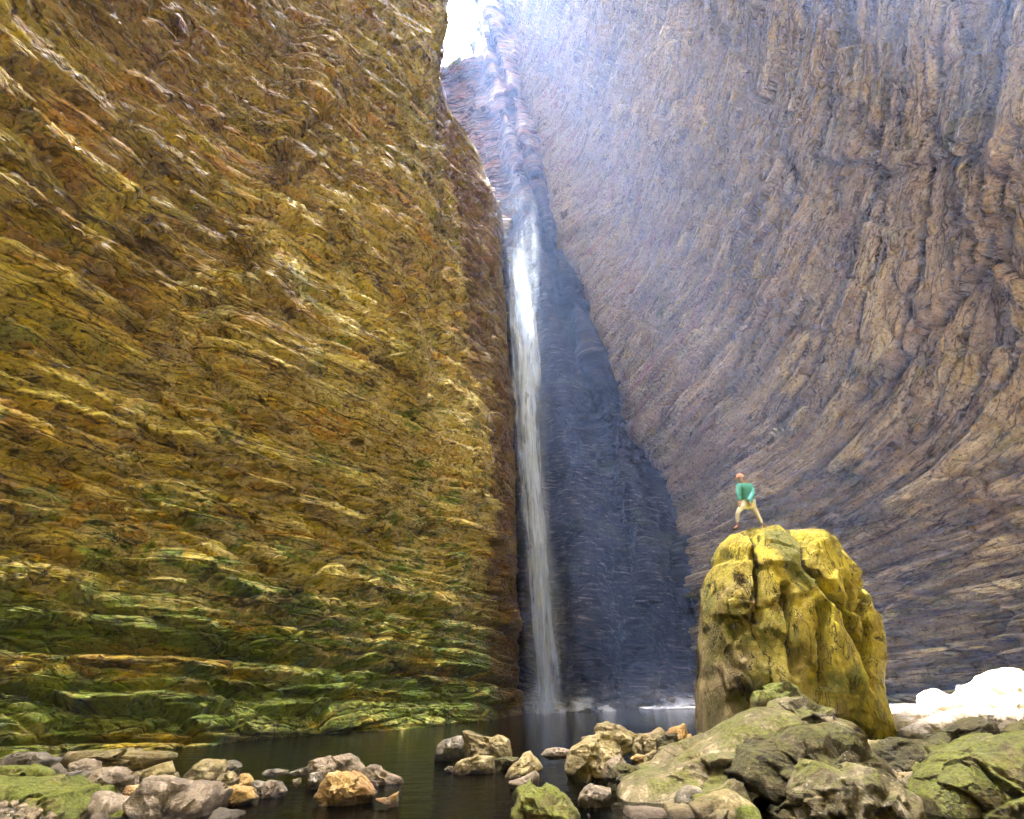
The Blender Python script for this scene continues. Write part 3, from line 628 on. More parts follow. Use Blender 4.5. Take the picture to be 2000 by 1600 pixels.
RK = [
 # left shore
 dict(o=[(-60, 1520), (0, 1523), (42, 1527), (84, 1524), (112, 1541), (168, 1541), (196, 1580), (212, 1640), (-60, 1640)], m='mossy', Y=8.3, l='bright green moss covered boulder in the bottom left corner', sub=6, thick=.9, rough=2.),
 dict(o=z1((720, 770), (725, 740), (800, 690), (850, 620), (940, 630), (1030, 650), (1150, 675), (1172, 740), (1150, 860), (1120, 920), (720, 920)), m='pink', Y=8.6, l='large pale boulder with white and pink crust on the left shore', sub=6, thick=.9),
 dict(o=z1((1030, 640), (1060, 590), (1090, 550), (1140, 524), (1220, 527), (1258, 560), (1262, 610), (1230, 660), (1200, 700), (1120, 700), (1050, 670)), m='tan', Y=9.6, l='rounded tan boulder behind the large pale boulder on the left shore', sub=5),
 dict(o=z1((1250, 535), (1310, 528), (1345, 565), (1330, 600), (1260, 610)), m='grey', Y=10.4, l='small smooth grey stone behind the rounded tan boulder'),
 dict(o=z1((1205, 680), (1215, 625), (1250, 600), (1290, 590), (1322, 640), (1290, 700), (1215, 705)), m='tan', Y=9.2, l='small tan stone leaning on the rounded tan boulder'),
 dict(o=z1((1315, 640), (1340, 605), (1375, 605), (1410, 635), (1425, 665), (1330, 675)), m='golden', Y=9.5, l='small golden stone next to the low brown slab'),
 dict(o=z1((1165, 765), (1190, 730), (1250, 700), (1320, 668), (1400, 690), (1437, 740), (1300, 770), (1180, 800)), m='golden', Y=8.9, l='low brown wedge slab at the left water edge, shaded underneath'),
 dict(o=z1((1395, 660), (1430, 640), (1485, 655), (1490, 720), (1420, 715)), m='grey', Y=9.5, l='dull purple grey stone between the brown slab and the wet pinkish stone'),
 dict(o=z1((1450, 700), (1460, 670), (1500, 643), (1560, 652), (1600, 700), (1572, 740), (1480, 750)), m='pink', Y=9.3, l='rounded pinkish stone sitting alone at the edge of the dark water'),
 dict(o=z1((-60, 600), (-40, 560), (0, 560), (130, 560), (250, 575), (292, 600), (280, 640), (150, 660), (-60, 660)), m='mossy', Y=9.4, l='flat olive stone just behind the mossy corner boulder'),
 dict(o=z1((0, 540), (20, 505), (110, 490), (250, 478), (290, 520), (270, 580), (0, 590)), m='grey', Y=10.6, l='pale grey flat rock at the foot of the left cliff near the frame edge'),
 dict(o=z1((255, 640), (280, 580), (320, 545), (352, 590), (345, 640), (280, 660)), m='grey', Y=9.7, l='dark brown pointed stone right of the flat olive stone'),
 dict(o=z1((325, 650), (370, 600), (440, 585), (510, 600), (520, 680), (430, 705), (350, 695)), m='grey', Y=9.0, l='dark stone shaded beneath the pinkish stones on the left shore'),
 dict(o=z1((490, 690), (500, 610), (560, 570), (640, 560), (690, 570), (718, 635), (700, 690), (640, 725), (560, 705)), m='pink', Y=9.1, l='pinkish grey boulder between the dark stone and the white tipped slab'),
 dict(o=z1((380, 590), (400, 540), (470, 520), (540, 535), (560, 590), (470, 610)), m='pink', Y=10.0, l='grey stone with a pale ridge behind the pinkish grey boulder'),
 dict(o=z1((715, 655), (720, 620), (780, 605), (880, 552), (945, 532), (966, 590), (955, 625), (860, 630), (780, 665)), m='tan', Y=10.2, l='slab with a bright white tip near the left cliff foot'),
 dict(o=z1((320, 540), (380, 480), (560, 470), (700, 465), (820, 480), (940, 478), (1010, 500), (930, 540), (700, 575), (420, 570)), m='tan', Y=11.2, l='long low ledge of pale rock along the foot of the left cliff', thick=.5),
 dict(o=z1((525, 705), (600, 700), (720, 750), (735, 840), (600, 880), (540, 840)), m='pink', Y=8.5, l='smooth pinkish stone between the mossy boulder and the large pale boulder'),
 dict(o=z1((690, 700), (720, 670), (770, 672), (775, 710), (735, 740), (695, 730)), m='golden', Y=8.75, l='small rusty red stone wedged above the large pale boulder'),
 dict(o=z1((560, 850), (640, 800), (760, 790), (840, 850), (800, 930), (560, 930)), m='mossy', Y=8.0, l='mossy yellowish stone at the bottom below the large pale boulder'),
 # left mid water group
 dict(o=z2((285, 590), (290, 555), (300, 530), (350, 515), (420, 505), (480, 493), (522, 488), (548, 508), (572, 535), (602, 570), (580, 620), (430, 650), (340, 640), (300, 620)), m='pink', l='broad grey boulder with a white patch standing in the pool', Y=10.6, thick=.8, sub=6),
 dict(o=z2((545, 610), (570, 580), (620, 563), (692, 563), (740, 598), (812, 625), (822, 655), (700, 672), (600, 672)), m='pink', Y=10.1, l='low grey slab tapering right behind the golden boulder', thick=.8),
 dict(o=z2((335, 730), (345, 690), (368, 645), (398, 602), (450, 600), (520, 605), (600, 627), (648, 675), (672, 712), (610, 765), (520, 788), (440, 792), (365, 770)), m='golden', Y=9.0, l='golden brown angular boulder in the dark water, the brightest of its group', sub=6, thick=.9),
 dict(o=z2((290, 665), (300, 600), (360, 590), (372, 640), (345, 670)), m='grey', Y=9.7, l='small grey brown stone left of the golden boulder'),
 dict(o=z2((655, 745), (735, 735), (798, 702), (797, 745), (785, 815), (745, 770), (690, 762)), m='golden', Y=8.9, l='small reddish fin shaped stone touching the golden boulder', thick=.6),
 dict(o=z2((205, 640), (245, 628), (252, 655), (230, 675), (208, 665)), m='pink', Y=9.5, l='tiny pale stone alone in the water between two groups'),
 dict(o=z2((32, 605), (60, 582), (120, 577), (182, 585), (180, 605), (60, 618)), m='grey', Y=10.3, l='flat dark wet stone barely above the water, farther left of two'),
 dict(o=z2((180, 598), (250, 575), (300, 560), (300, 605), (200, 608)), m='grey', Y=10.5, l='flat dark wet stone reaching the broad grey boulder'),
 # centre group
 dict(o=z2((1000, 500), (1008, 450), (1045, 415), (1100, 400), (1150, 390), (1185, 430), (1165, 510), (1060, 512)), m='grey', Y=13.0, l='dull grey boulder at the left end of the centre group'),
 dict(o=z2((1150, 365), (1180, 370), (1225, 386), (1290, 400), (1320, 402), (1350, 385), (1375, 395), (1412, 412), (1432, 490), (1430, 520), (1300, 525), (1180, 520), (1165, 450)), m='tan', Y=12.4, l='angular pale boulder with jagged top in the centre group', sub=6),
 dict(o=z2((1095, 580), (1110, 545), (1150, 525), (1240, 502), (1330, 508), (1342, 590), (1220, 597), (1100, 597)), m='tan', Y=11.0, l='flat fronted pale slab below the jagged top boulder', thick=.8),
 dict(o=z2((1050, 580), (1070, 562), (1100, 562), (1105, 592), (1060, 597)), m='pink', Y=11.2, l='tiny pale stone at the left tip of the flat fronted slab'),
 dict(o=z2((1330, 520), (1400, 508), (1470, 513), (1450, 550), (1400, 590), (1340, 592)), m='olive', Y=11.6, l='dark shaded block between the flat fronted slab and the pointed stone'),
 dict(o=z2((1365, 615), (1420, 570), (1460, 530), (1500, 488), (1532, 480), (1572, 520), (1602, 572), (1540, 602), (1440, 632)), m='tan', Y=10.8, l='pointed wedge stone tilting up on the right of the centre group'),
 dict(o=z2((1405, 650), (1480, 630), (1560, 588), (1580, 610), (1577, 690), (1500, 700), (1430, 685)), m='pink', Y=10.2, l='smooth pinkish stone in front of the pointed wedge stone'),
 dict(o=z2((1400, 900), (1420, 820), (1450, 770), (1470, 720), (1490, 700), (1530, 658), (1572, 692), (1600, 690), (1622, 664), (1660, 678), (1730, 725), (1790, 810), (1830, 900)), m='mossy', Y=8.3, l='mossy boulder with twin points at the bottom centre', sub=6, strat=1.),
 dict(o=z2((1590, 500), (1618, 466), (1690, 458), (1757, 470), (1752, 502), (1640, 515)), m='pink', Y=12.2, l='low flat stone alone in the water left of the big tan boulder'),
 # right of the channel
 dict(o=z3((298, 575), (310, 520), (328, 460), (360, 435), (400, 402), (450, 390), (600, 375), (672, 400), (682, 450), (620, 510), (575, 565), (545, 620), (470, 645), (340, 630)), m='tan', Y=11.2, l='big layered tan boulder at the edge of the channel', sub=6, strat=-.4),
 dict(o=z3((458, 355), (478, 322), (530, 315), (600, 335), (660, 365), (697, 385), (682, 425), (600, 395), (500, 395), (465, 380)), m='tan', Y=12.2, l='slab lying on top of the big layered tan boulder', thick=.8),
 dict(o=z3((668, 450), (685, 410), (710, 382), (780, 375), (828, 343), (862, 372), (880, 430), (810, 475), (720, 500), (672, 490)), m='tan', Y=11.7, l='angular pale boulder right of the big layered one'),
 dict(o=z3((855, 375), (900, 350), (962, 323), (975, 360), (1000, 400), (1022, 430), (1000, 480), (925, 490), (890, 440)), m='golden', Y=11.9, l='tilted tan block with a dark left face beside the tall rock'),
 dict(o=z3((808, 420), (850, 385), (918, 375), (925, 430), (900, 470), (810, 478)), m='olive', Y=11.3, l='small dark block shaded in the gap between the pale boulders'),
 dict(o=z3((508, 620), (515, 580), (530, 540), (570, 510), (600, 498), (640, 540), (610, 570), (560, 640), (535, 680)), m='pink', Y=10.4, l='upright pale stone leaning on the big layered boulder'),
 dict(o=z3((525, 620), (560, 572), (600, 555), (640, 545), (712, 570), (715, 615), (650, 660), (570, 705), (530, 680)), m='olive', Y=9.9, l='dark faced stone with a thin bright rim by the mossy slab'),
 dict(o=z3((368, 755), (380, 710), (405, 685), (440, 663), (500, 678), (552, 690), (548, 760), (530, 812), (440, 805), (380, 785)), m='pink', Y=9.2, l='pinkish rounded boulder standing in the channel'),
 dict(o=z3((720, 560), (745, 500), (790, 470), (830, 480), (840, 530), (790, 570)), m='tan', Y=10.4, l='small tan stone in the hollow above the mossy slab'),
 dict(o=z3((840, 500), (870, 470), (950, 475), (980, 500), (930, 530), (860, 530)), m='grey', Y=10.8, l='pale grey chip pile stone below the tilted block'),
 dict(o=z3((660, 520), (690, 495), (740, 500), (755, 540), (700, 560)), m='golden', Y=10.5, l='small golden stone behind the dark faced stone'),
 dict(o=z3((588, 820), (586, 720), (600, 670), (640, 640), (720, 600), (800, 585), (860, 560), (1000, 480), (1080, 425), (1150, 375), (1220, 325), (1290, 285), (1340, 262), (1400, 240), (1460, 250), (1560, 260), (1620, 330), (1600, 400), (1450, 480), (1300, 530), (1230, 620), (1250, 690), (1150, 760), (1000, 830), (820, 860), (680, 860)), m='slab', Y=8.3, fix=1, lean=.8, l='long sloping slab with a bright moss stripe leading to the tall rock', sub=6, thick=.55, cuts=6),
 dict(o=z4((470, 450), (560, 385), (600, 360), (680, 325), (770, 345), (850, 360), (930, 375), (940, 430), (1000, 450), (1080, 500), (1100, 560), (900, 560), (600, 540), (500, 500)), m='slab', Y=10.0, fix=1, lean=.6, l='ridged grey rock crowning the slab pile in front of the tall rock', sub=6, thick=.7),
 dict(o=z3((1338, 270), (1342, 180), (1360, 145), (1420, 128), (1500, 95), (1560, 128), (1650, 182), (1730, 235), (1640, 260), (1500, 290)), m='mossy', Y=11.4, l='yellow green rock with pointed top at the foot of the tall rock', sub=6),
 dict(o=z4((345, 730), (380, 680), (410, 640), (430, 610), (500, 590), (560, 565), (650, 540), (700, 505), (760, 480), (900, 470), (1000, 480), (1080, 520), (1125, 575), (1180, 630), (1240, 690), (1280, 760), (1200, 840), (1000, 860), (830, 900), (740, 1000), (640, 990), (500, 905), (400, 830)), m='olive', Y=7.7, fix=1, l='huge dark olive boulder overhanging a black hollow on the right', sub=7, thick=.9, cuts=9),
 dict(o=z4((700, 945), (695, 870), (740, 780), (790, 720), (835, 677), (900, 700), (970, 730), (1015, 682), (1100, 700), (1200, 770), (1280, 800), (1400, 860), (1500, 1040), (1300, 1060), (900, 1050), (720, 1000)), m='slab', Y=6.9, fix=1, l='tan and green boulder with two peaks below the huge dark one', sub=6, thick=.8),
 dict(o=z4((1380, 860), (1430, 780), (1500, 700), (1560, 655), (1700, 612), (1800, 570), (1900, 540), (2040, 510), (2200, 520), (2250, 1100), (1500, 1100), (1420, 980)), m='green', Y=7.1, fix=1, l='mossy green slab filling the bottom right corner', sub=7, thick=.8, cuts=6, strat=.6),
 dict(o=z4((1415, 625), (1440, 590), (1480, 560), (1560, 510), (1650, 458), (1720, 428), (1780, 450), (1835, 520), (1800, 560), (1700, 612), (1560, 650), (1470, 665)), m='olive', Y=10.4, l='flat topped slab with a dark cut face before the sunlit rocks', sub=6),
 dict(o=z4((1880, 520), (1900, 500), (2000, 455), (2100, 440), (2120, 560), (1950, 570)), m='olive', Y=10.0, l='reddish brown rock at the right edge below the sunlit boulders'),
 dict(o=z4((1140, 640), (1150, 570), (1230, 560), (1330, 570), (1420, 605), (1400, 680), (1330, 700), (1250, 700)), m='tan', Y=10.2, l='cluster rock of pale tan at the right foot of the tall rock'),
 dict(o=z4((1285, 790), (1300, 745), (1380, 735), (1450, 738), (1440, 790), (1380, 835), (1310, 830)), m='tan', Y=8.8, l='pale cracked stone wedged between the dark boulders'),
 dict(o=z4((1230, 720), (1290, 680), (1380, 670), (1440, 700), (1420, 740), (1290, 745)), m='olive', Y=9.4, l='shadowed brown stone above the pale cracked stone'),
 dict(o=z4((1150, 690), (1200, 680), (1290, 740), (1300, 800), (1230, 800), (1160, 740)), m='tan', Y=8.9, l='tan stone right of the huge dark boulder'),
 dict(o=z3((975, 900), (980, 840), (1000, 785), (1040, 755), (1090, 728), (1150, 700), (1205, 688), (1250, 700), (1300, 735), (1362, 782), (1300, 830), (1230, 860), (1190, 920)), m='tan', Y=7.1, fix=1, l='pale angular boulder at the bottom with a green cast', sub=6),
 dict(o=z3((1205, 900), (1240, 830), (1270, 800), (1320, 778), (1370, 795), (1420, 830), (1470, 900)), m='mossy', Y=6.6, fix=1, l='small vivid green mossy stone at the bottom edge'),
 dict(o=z3((540, 900), (580, 840), (650, 800), (750, 790), (850, 800), (940, 835), (960, 900)), m='pink', Y=7.2, fix=1, l='pale crusted stone under the front of the long slab', sub=5),
 dict(o=z3((905, 830), (915, 760), (930, 710), (990, 670), (1060, 690), (1055, 760), (985, 840)), m='grey', Y=7.4, fix=1, l='rounded grey stone tucked under the long slab'),
 dict(o=z4((1130, 1040), (1150, 990), (1200, 958), (1280, 970), (1345, 1000), (1360, 1050)), m='olive', Y=7.0, l='low stone cut off by the bottom edge on the right'),
 # sunlit bank
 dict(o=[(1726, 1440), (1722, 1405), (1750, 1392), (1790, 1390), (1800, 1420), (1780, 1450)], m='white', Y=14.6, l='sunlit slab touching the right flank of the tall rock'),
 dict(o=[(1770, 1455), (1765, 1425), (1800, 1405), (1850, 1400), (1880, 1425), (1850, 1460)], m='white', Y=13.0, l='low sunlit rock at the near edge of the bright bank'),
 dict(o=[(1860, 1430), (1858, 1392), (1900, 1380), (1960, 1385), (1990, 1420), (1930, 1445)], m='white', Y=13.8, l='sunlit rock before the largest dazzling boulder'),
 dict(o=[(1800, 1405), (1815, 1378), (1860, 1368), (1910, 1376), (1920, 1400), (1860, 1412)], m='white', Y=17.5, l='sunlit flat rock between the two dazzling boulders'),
 # bottom edge of the pile
 dict(o=[(1255, 1640), (1262, 1600), (1300, 1572), (1352, 1570), (1380, 1600), (1390, 1640)], m='tan', Y=7.6, l='pale tan stone cut by the bottom edge left of the green cast boulder'),
 dict(o=[(1470, 1650), (1480, 1600), (1520, 1575), (1570, 1585), (1600, 1610), (1610, 1650)], m='olive', Y=7.1, l='dark stone at the bottom edge under the huge olive boulder'),
 dict(o=[(1590, 1660), (1600, 1600), (1650, 1578), (1720, 1590), (1740, 1660)], m='olive', Y=7.0, l='dark green stone at the bottom edge below the twin peaked boulder'),
 dict(o=[(1100, 1650), (1110, 1605), (1150, 1588), (1195, 1590), (1225, 1615), (1230, 1650)], m='grey', Y=7.7, l='grey wet stone cut by the bottom edge in the channel'),
 dict(o=[(380, 1650), (385, 1600), (420, 1578), (470, 1585), (490, 1620), (480, 1650)], m='grey', Y=7.9, l='dark wet stone at the bottom edge right of the large pale boulder'),
 dict(o=[(1690, 1500), (1700, 1462), (1745, 1440), (1800, 1445), (1830, 1480), (1790, 1510)], m='olive', Y=9.8, l='brown stone in the gap behind the twin peaked boulder'),
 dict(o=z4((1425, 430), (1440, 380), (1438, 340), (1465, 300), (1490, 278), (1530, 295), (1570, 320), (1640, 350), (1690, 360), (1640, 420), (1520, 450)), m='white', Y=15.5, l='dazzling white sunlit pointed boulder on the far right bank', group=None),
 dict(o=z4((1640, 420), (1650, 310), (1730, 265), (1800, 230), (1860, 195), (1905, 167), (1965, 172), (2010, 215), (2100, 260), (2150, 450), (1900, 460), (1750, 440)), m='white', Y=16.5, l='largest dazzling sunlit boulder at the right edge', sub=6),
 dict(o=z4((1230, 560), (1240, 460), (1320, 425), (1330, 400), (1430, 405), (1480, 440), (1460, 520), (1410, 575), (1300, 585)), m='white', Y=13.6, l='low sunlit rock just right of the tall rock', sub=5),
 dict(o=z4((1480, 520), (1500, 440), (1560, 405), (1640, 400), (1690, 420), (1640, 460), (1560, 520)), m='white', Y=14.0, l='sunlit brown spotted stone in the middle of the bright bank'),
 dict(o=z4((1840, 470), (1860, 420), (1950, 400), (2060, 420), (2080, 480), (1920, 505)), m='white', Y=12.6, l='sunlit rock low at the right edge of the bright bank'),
]
for d in RK:                                    # stand every stone on the ground where its foot shows
    O_ = np.array(d['o']); yc = atZ(O_[:, 0].mean(), min(O_[:, 1].max(), 1604), 0.)[1]
    if not d.get('fix') and 'dazzling' not in d['l'] and 'sunlit' not in d['l']: d['Y'] = min(d.get('Y', 99), yc + .3)
for i, d in enumerate(RK):
    rock(d['o'], d['m'], d['l'], Y=d.get('Y'), lean=d.get('lean', 0), thick=d.get('thick', 1.), sub=d.get('sub', 5), seed=i * 7 + 1, cuts=d.get('cuts', 15), rough=d.get('rough', 1.), strat=d.get('strat', 0), name='slab_rock' if 'slab' in d['l'].split(' with ')[0][-22:] else ('stone' if 'stone' in d['l'] else 'boulder'), cat='stone' if 'stone' in d['l'] else 'boulder')

# ---- the tall rock (lichen zones; bounce light painted yellow into right flank and top)
t = NT('lichen_and_glow_monolith_rock')
o = t.attr('rest'); x, y_, z_ = t.sep(o)
g = t.n('ShaderNodeNewGeometry')
n1 = t.noise(o, .9, 7, .65, .5); n2 = t.noise(t.mapv(o, (1, 1, .45)), 2.6, 9, .7, .3); n3 = t.noise(o, 9., 8, .72); n4 = t.noise(o, 40., 4, .7)
grey = t.mix(t.rng(n2, .4, .6), (.16, .12, .045), (.27, .22, .09)); grey = t.mix(t.rng(n3, .55, .7), grey, (.42, .36, .26))
yel = t.mix(t.rng(n2, .38, .62), (.38, .30, .02), (.56, .49, .035)); yel = t.mix(t.rng(n3, .5, .68, 0, .7), yel, (.7, .64, .14))
mos = t.mix(n3, (.05, .065, .012), (.17, .19, .03))
f = t.math('ADD', t.math('ADD', t.math('MULTIPLY', x, .42), t.math('MULTIPLY', z_, .17)), t.math('MULTIPLY', n1, 1.6))
f = t.rng(f, .25, 1.15)
c = t.mix(f, grey, yel)
c = t.mix(t.rng(n1, .5, .64, 0, .8), c, mos)
c = t.mix(t.rng(t.noise(t.mapv(o, (1, 1, .5), (5, 5, 5)), 1.3, 10, .75), .52, .66, 0, .7), c, t.mix(n3, (.12, .07, .02), (.34, .22, .08)))
mm = t.attr('mosspatch', 'Fac')
c = t.mix(t.rng(t.math('ADD', mm, t.math('MULTIPLY', t.math('SUBTRACT', n3, .5), 1.4)), .4, .6, 0, .85), c, mos)
c = t.mix(t.rng(n3, .42, .28), c, (.05, .035, .012))
cr = t.noise(t.mapv(o, (1, 1, .35)), 1.7, 5, .6, .6); seam = t.rng(t.math('ABSOLUTE', t.math('SUBTRACT', cr, .5)), 0, .018)
c = t.mix(t.math('MULTIPLY', t.math('SUBTRACT', 1., seam), .8), c, (.03, .02, .01))
c = t.mix(t.math('MULTIPLY', t.rng(t.math('ADD', t.attr('crk', 'Fac'), t.math('MULTIPLY', n3, .3)), .35, .75), .85), c, (.03, .02, .008))  # shade of the cracks painted into the colour
h = t.math('ADD', t.math('MULTIPLY', n2, .9), t.math('MULTIPLY', n3, .45)); h = t.math('ADD', h, t.math('MULTIPLY', n4, .1)); h = t.math('ADD', h, t.math('MULTIPLY', seam, .25))
M['mono'] = t.surf(t.pbr(c, t.rng(n1, .3, .7, .55, .85), t.bump(h, .16, .9), .35))
MO = z5((105, 1640), (112, 1560), (105, 1450), (104, 1350), (118, 1270), (130, 1200), (122, 1100), (120, 1000), (118, 900), (118, 820), (135, 750), (150, 690), (165, 625), (182, 588), (212, 572), (207, 500), (220, 465), (250, 435), (300, 395), (330, 380), (370, 388), (440, 385), (480, 370), (505, 362), (530, 372), (548, 392), (640, 402), (700, 388), (760, 420), (810, 450), (850, 482), (890, 530), (920, 580), (960, 635), (990, 680), (1015, 730), (1030, 780), (1045, 850), (1078, 872), (1095, 930), (1110, 980), (1122, 1060), (1130, 1120), (1122, 1250), (1140, 1340), (1155, 1410), (1168, 1450), (1168, 1560), (1165, 1640))
cr = [(z5((345, 400), (335, 520), (322, 620), (318, 720), (310, 830), (305, 940)), .05), (z5((560, 690), (610, 760), (650, 815), (735, 870), (780, 990), (855, 1105), (870, 1250)), .06),
      (z5((545, 400), (560, 560), (555, 690)), .08), (z5((780, 760), (800, 860)), .07), (z5((900, 960), (905, 1080), (860, 1180)), .05), (z5((410, 780), (425, 1000), (440, 1200)), .04), (z5((600, 880), (590, 1090), (600, 1240)), .06),
      (z5((960, 640), (930, 740), (860, 900)), .04)]
MY = 13.7
mcx = 1542.
MO = [(mcx + (x - mcx) * .94 - max(0, y - 1200) * .05 * (x > mcx), y + 4) for x, y in MO]
mono = rock(MO, 'mono', 'tall rounded rock tower with lichen and painted yellow glow standing beside the pool', Y=MY, thick=.75, sub=7, seed=305, cuts=3, name='rock_tower', cat='rock tower', cracks=cr, base_drop=.05, crack_d=.6, strat=0, fac=.16, rough=.6)
me = mono.data; co = np.empty(len(me.vertices) * 3, np.float32); me.vertices.foreach_get('co', co); co = co.reshape(-1, 3)
ctr = atY(1320 + 470 * .35, 900 + 600 * .35, MY)
mp = np.exp(-(((co[:, 0] + mono.location[0] - ctr[0]) / .5) ** 2 + ((co[:, 2] + mono.location[2] - ctr[2]) / 1.0) ** 2))
at = me.attributes.new('mosspatch', 'FLOAT', 'POINT'); at.data.foreach_set('value', mp.astype(np.float32))
at = me.attributes['rest']; at.data.foreach_set('vector', co.astype(np.float32).ravel())

# ---- many small stones between the boulders: individuals, one group
rs = np.random.RandomState(12)
protos = []
for k in range(6):
    D, Fc = ICO[4]; U = D.copy()
    for i in range(11):
        q = rs.normal(size=3); q /= np.linalg.norm(q); U -= np.maximum(U @ q - rs.uniform(.55, .85), 0)[:, None] * q
    f1, _ = facet(U * 2 + k, 5 + k); U = U * (1 + .15 * f1[:, None]) * np.array([1, rs.uniform(.7, 1), rs.uniform(.5, .8)])
    me = np_mesh('cobble', U, Fc, attrs={'rest': U * .3 + k * 2.}); me.materials.append(M[('tan', 'pink', 'grey', 'golden', 'olive', 'tan')[k]]); protos.append(me)
spots = []
for i in range(46):
    spots.append((rs.uniform(1190, 1420), rs.uniform(1440, 1600)))
for i in range(34): spots.append((rs.uniform(1560, 1990), rs.uniform(1440, 1600)))
for i in range(40): spots.append((rs.uniform(-10, 480), rs.uniform(1490, 1600)))
for i in range(26): spots.append((rs.uniform(1730, 2000), rs.uniform(1370, 1440)))
NEAR = [(d['l'], atZ(np.mean([q[0] for q in d['o']]), np.mean([q[1] for q in d['o']]), .1) if 'Y' not in d else atY(np.mean([q[0] for q in d['o']]), np.mean([q[1] for q in d['o']]), d['Y'])) for d in RK]
seen = set()
for px, py in spots:
    p = atZ(px, py, .05); s_ = rs.uniform(.07, .2)
    if p[1] > 22: continue
    z = float(terr(np.array([p[0]]), np.array([p[1]]))[0])
    if z < -.25: continue
    kk = rs.randint(6); me = protos[kk]
    o = bpy.data.objects.new('cobble', me); col.objects.link(o)
    o.location = (p[0], p[1], z + s_ * .25); o.scale = (s_, s_, s_); o.rotation_euler = (rs.uniform(-.5, .5), rs.uniform(-.5, .5), rs.uniform(0, 6.28))
    lab = None
    for l, q in sorted(NEAR, key=lambda e: (e[1][0] - p[0]) ** 2 + (e[1][1] - p[1]) ** 2)[:5]:
        rel = 'left of' if p[0] < q[0] - .3 else ('right of' if p[0] > q[0] + .3 else 'in front of')
        c_ = 'small %s cobble %s the %s' % (('tan', 'pinkish', 'grey', 'golden', 'dark', 'pale')[kk], rel, l)
        if len(c_.split()) <= 16 and c_ not in seen: lab = c_; break
    if lab is None: bpy.data.objects.remove(o); continue
    seen.add(lab); tag(o, lab, 'stone', 'small stones between the boulders')
# ------------------------------------------------------------------ waterfall
def fall_mat(name, dens, edge, hole=.5, colr=(.74, .84, .98), seed=0., fade_low=.0):
    t = NT(name)
    uv = t.attr('uvw'); u, v, _ = t.sep(uv)          # u across -1..1, v metres down
    st = t.noise(t.mapv(uv, (3.2, .11, 1), (seed, 0, 0)), 1., 7, .62, .3)
    st2 = t.noise(t.mapv(uv, (9., .3, 1), (seed, 3, 0)), 1., 6, .65, .2)
    cl = t.noise(t.mapv(uv, (1.6, .45, 1), (seed, 7, 0)), 1., 7, .68, .8)
    e = t.math('SUBTRACT', 1., t.math('POWER', t.math('ABSOLUTE', u), edge))
    a = t.math('ADD', t.math('MULTIPLY', st, 1.1), t.math('MULTIPLY', st2, .55)); a = t.math('ADD', a, t.math('MULTIPLY', cl, .55))
    a = t.rng(t.math('ADD', a, t.math('MULTIPLY', e, .55)), 1.12 + hole * .45, 1.75 + hole * .25)
    a = t.math('MULTIPLY', a, t.math('MULTIPLY', t.rng(e, 0, .55), dens))
    a = t.math('MULTIPLY', a, t.attr('amt', 'Fac'), clamp=True)
    d = t.n('ShaderNodeBsdfDiffuse'); t.put(d.inputs[0], colr); tl = t.n('ShaderNodeBsdfTranslucent'); t.put(tl.inputs[0], colr)
    m1 = t.n('ShaderNodeMixShader'); m1.inputs[0].default_value = .45; t.put(m1.inputs[1], d.outputs[0]); t.put(m1.inputs[2], tl.outputs[0])
    tr = t.n('ShaderNodeBsdfTransparent'); m2 = t.n('ShaderNodeMixShader')
    t.put(m2.inputs[0], a); t.put(m2.inputs[1], tr.outputs[0]); t.put(m2.inputs[2], m1.outputs[0])
    return t.surf(m2.outputs[0])
def strand(name, pts, mat, parent, WY, bow=.5, n=260, m=60, amt=None, seed=0):
    """pts: (left px, right px, py, distance offset, amount)"""
    A = np.array(pts, float)
    A = cubic(A, n); V = []; UV = []; AM = []
    for r in range(n):
        L, R_, py, dy, am = A[r]
        pl = atY(L, py, WY + dy); pr = atY(R_, py, WY + dy); pl[2] = pr[2] = (pl[2] + pr[2]) / 2
        w = pr[0] - pl[0]
        for k in range(m):
            u = k / (m - 1) * 2 - 1
            V.append((pl[0] + w * (u + 1) / 2, WY + dy - bow * w * (1 - u * u), pl[2])); UV.append((u, -pl[2], 0)); AM.append(am)
    V = np.array(V); UV = np.array(UV)
    V[:, 1] += .5 * fbm(V * np.array([1.2, 1, .18]), 3, seed); V[:, 0] += .18 * fbm(V * np.array([.8, 1, .25]), 3, seed + 3)
    me = np_mesh(name, V, grid_faces(n, m), attrs={'uvw': UV, 'amt': np.array(AM)})
    o = link(name, me, mat, parent); return o
WY = BY - 1.5
foot = atZ(1066, 1391); wf = empty('waterfall', (foot[0], foot[1], 0))
tag(wf, 'tall thin white waterfall dropping down the dark slot into the pool', 'waterfall')
def adopt(o):
    o.location = -Vector(wf.location)
fm1 = fall_mat('falling_water_core', 1.0, 2.0, .1, seed=1.); fm2 = fall_mat('falling_water_veil', .5, 1.6, .1, seed=5.); fm3 = fall_mat('drifting_spray', .5, 1.3, .25, seed=9.)
core = [(955, 985, 350, 1, .0), (960, 1000, 400, 1, .0), (970, 1020, 440, .8, .03), (976, 1030, 490, .5, .14), (984, 1040, 560, .3, .5), (988, 1050, 630, 0, .95), (994, 1055, 700, 0, 1.1), (998, 1056, 780, 0, .9), (1006, 1062, 900, 0, .8), (1014, 1072, 1000, 0, .72), (1020, 1082, 1120, 0, .6), (1027, 1092, 1240, 0, .5), (1030, 1100, 1330, 0, .42), (1028, 1108, 1392, 0, .42)]
adopt(strand('main_stream', core, fm1, wf, WY, seed=1))
c2 = [(l - 6 - (p - 400) * .012, r + 8 + (p - 400) * .004, p, d + .5, a * .8) for l, r, p, d, a in core]
adopt(strand('veil', c2, fm2, wf, WY, seed=4))
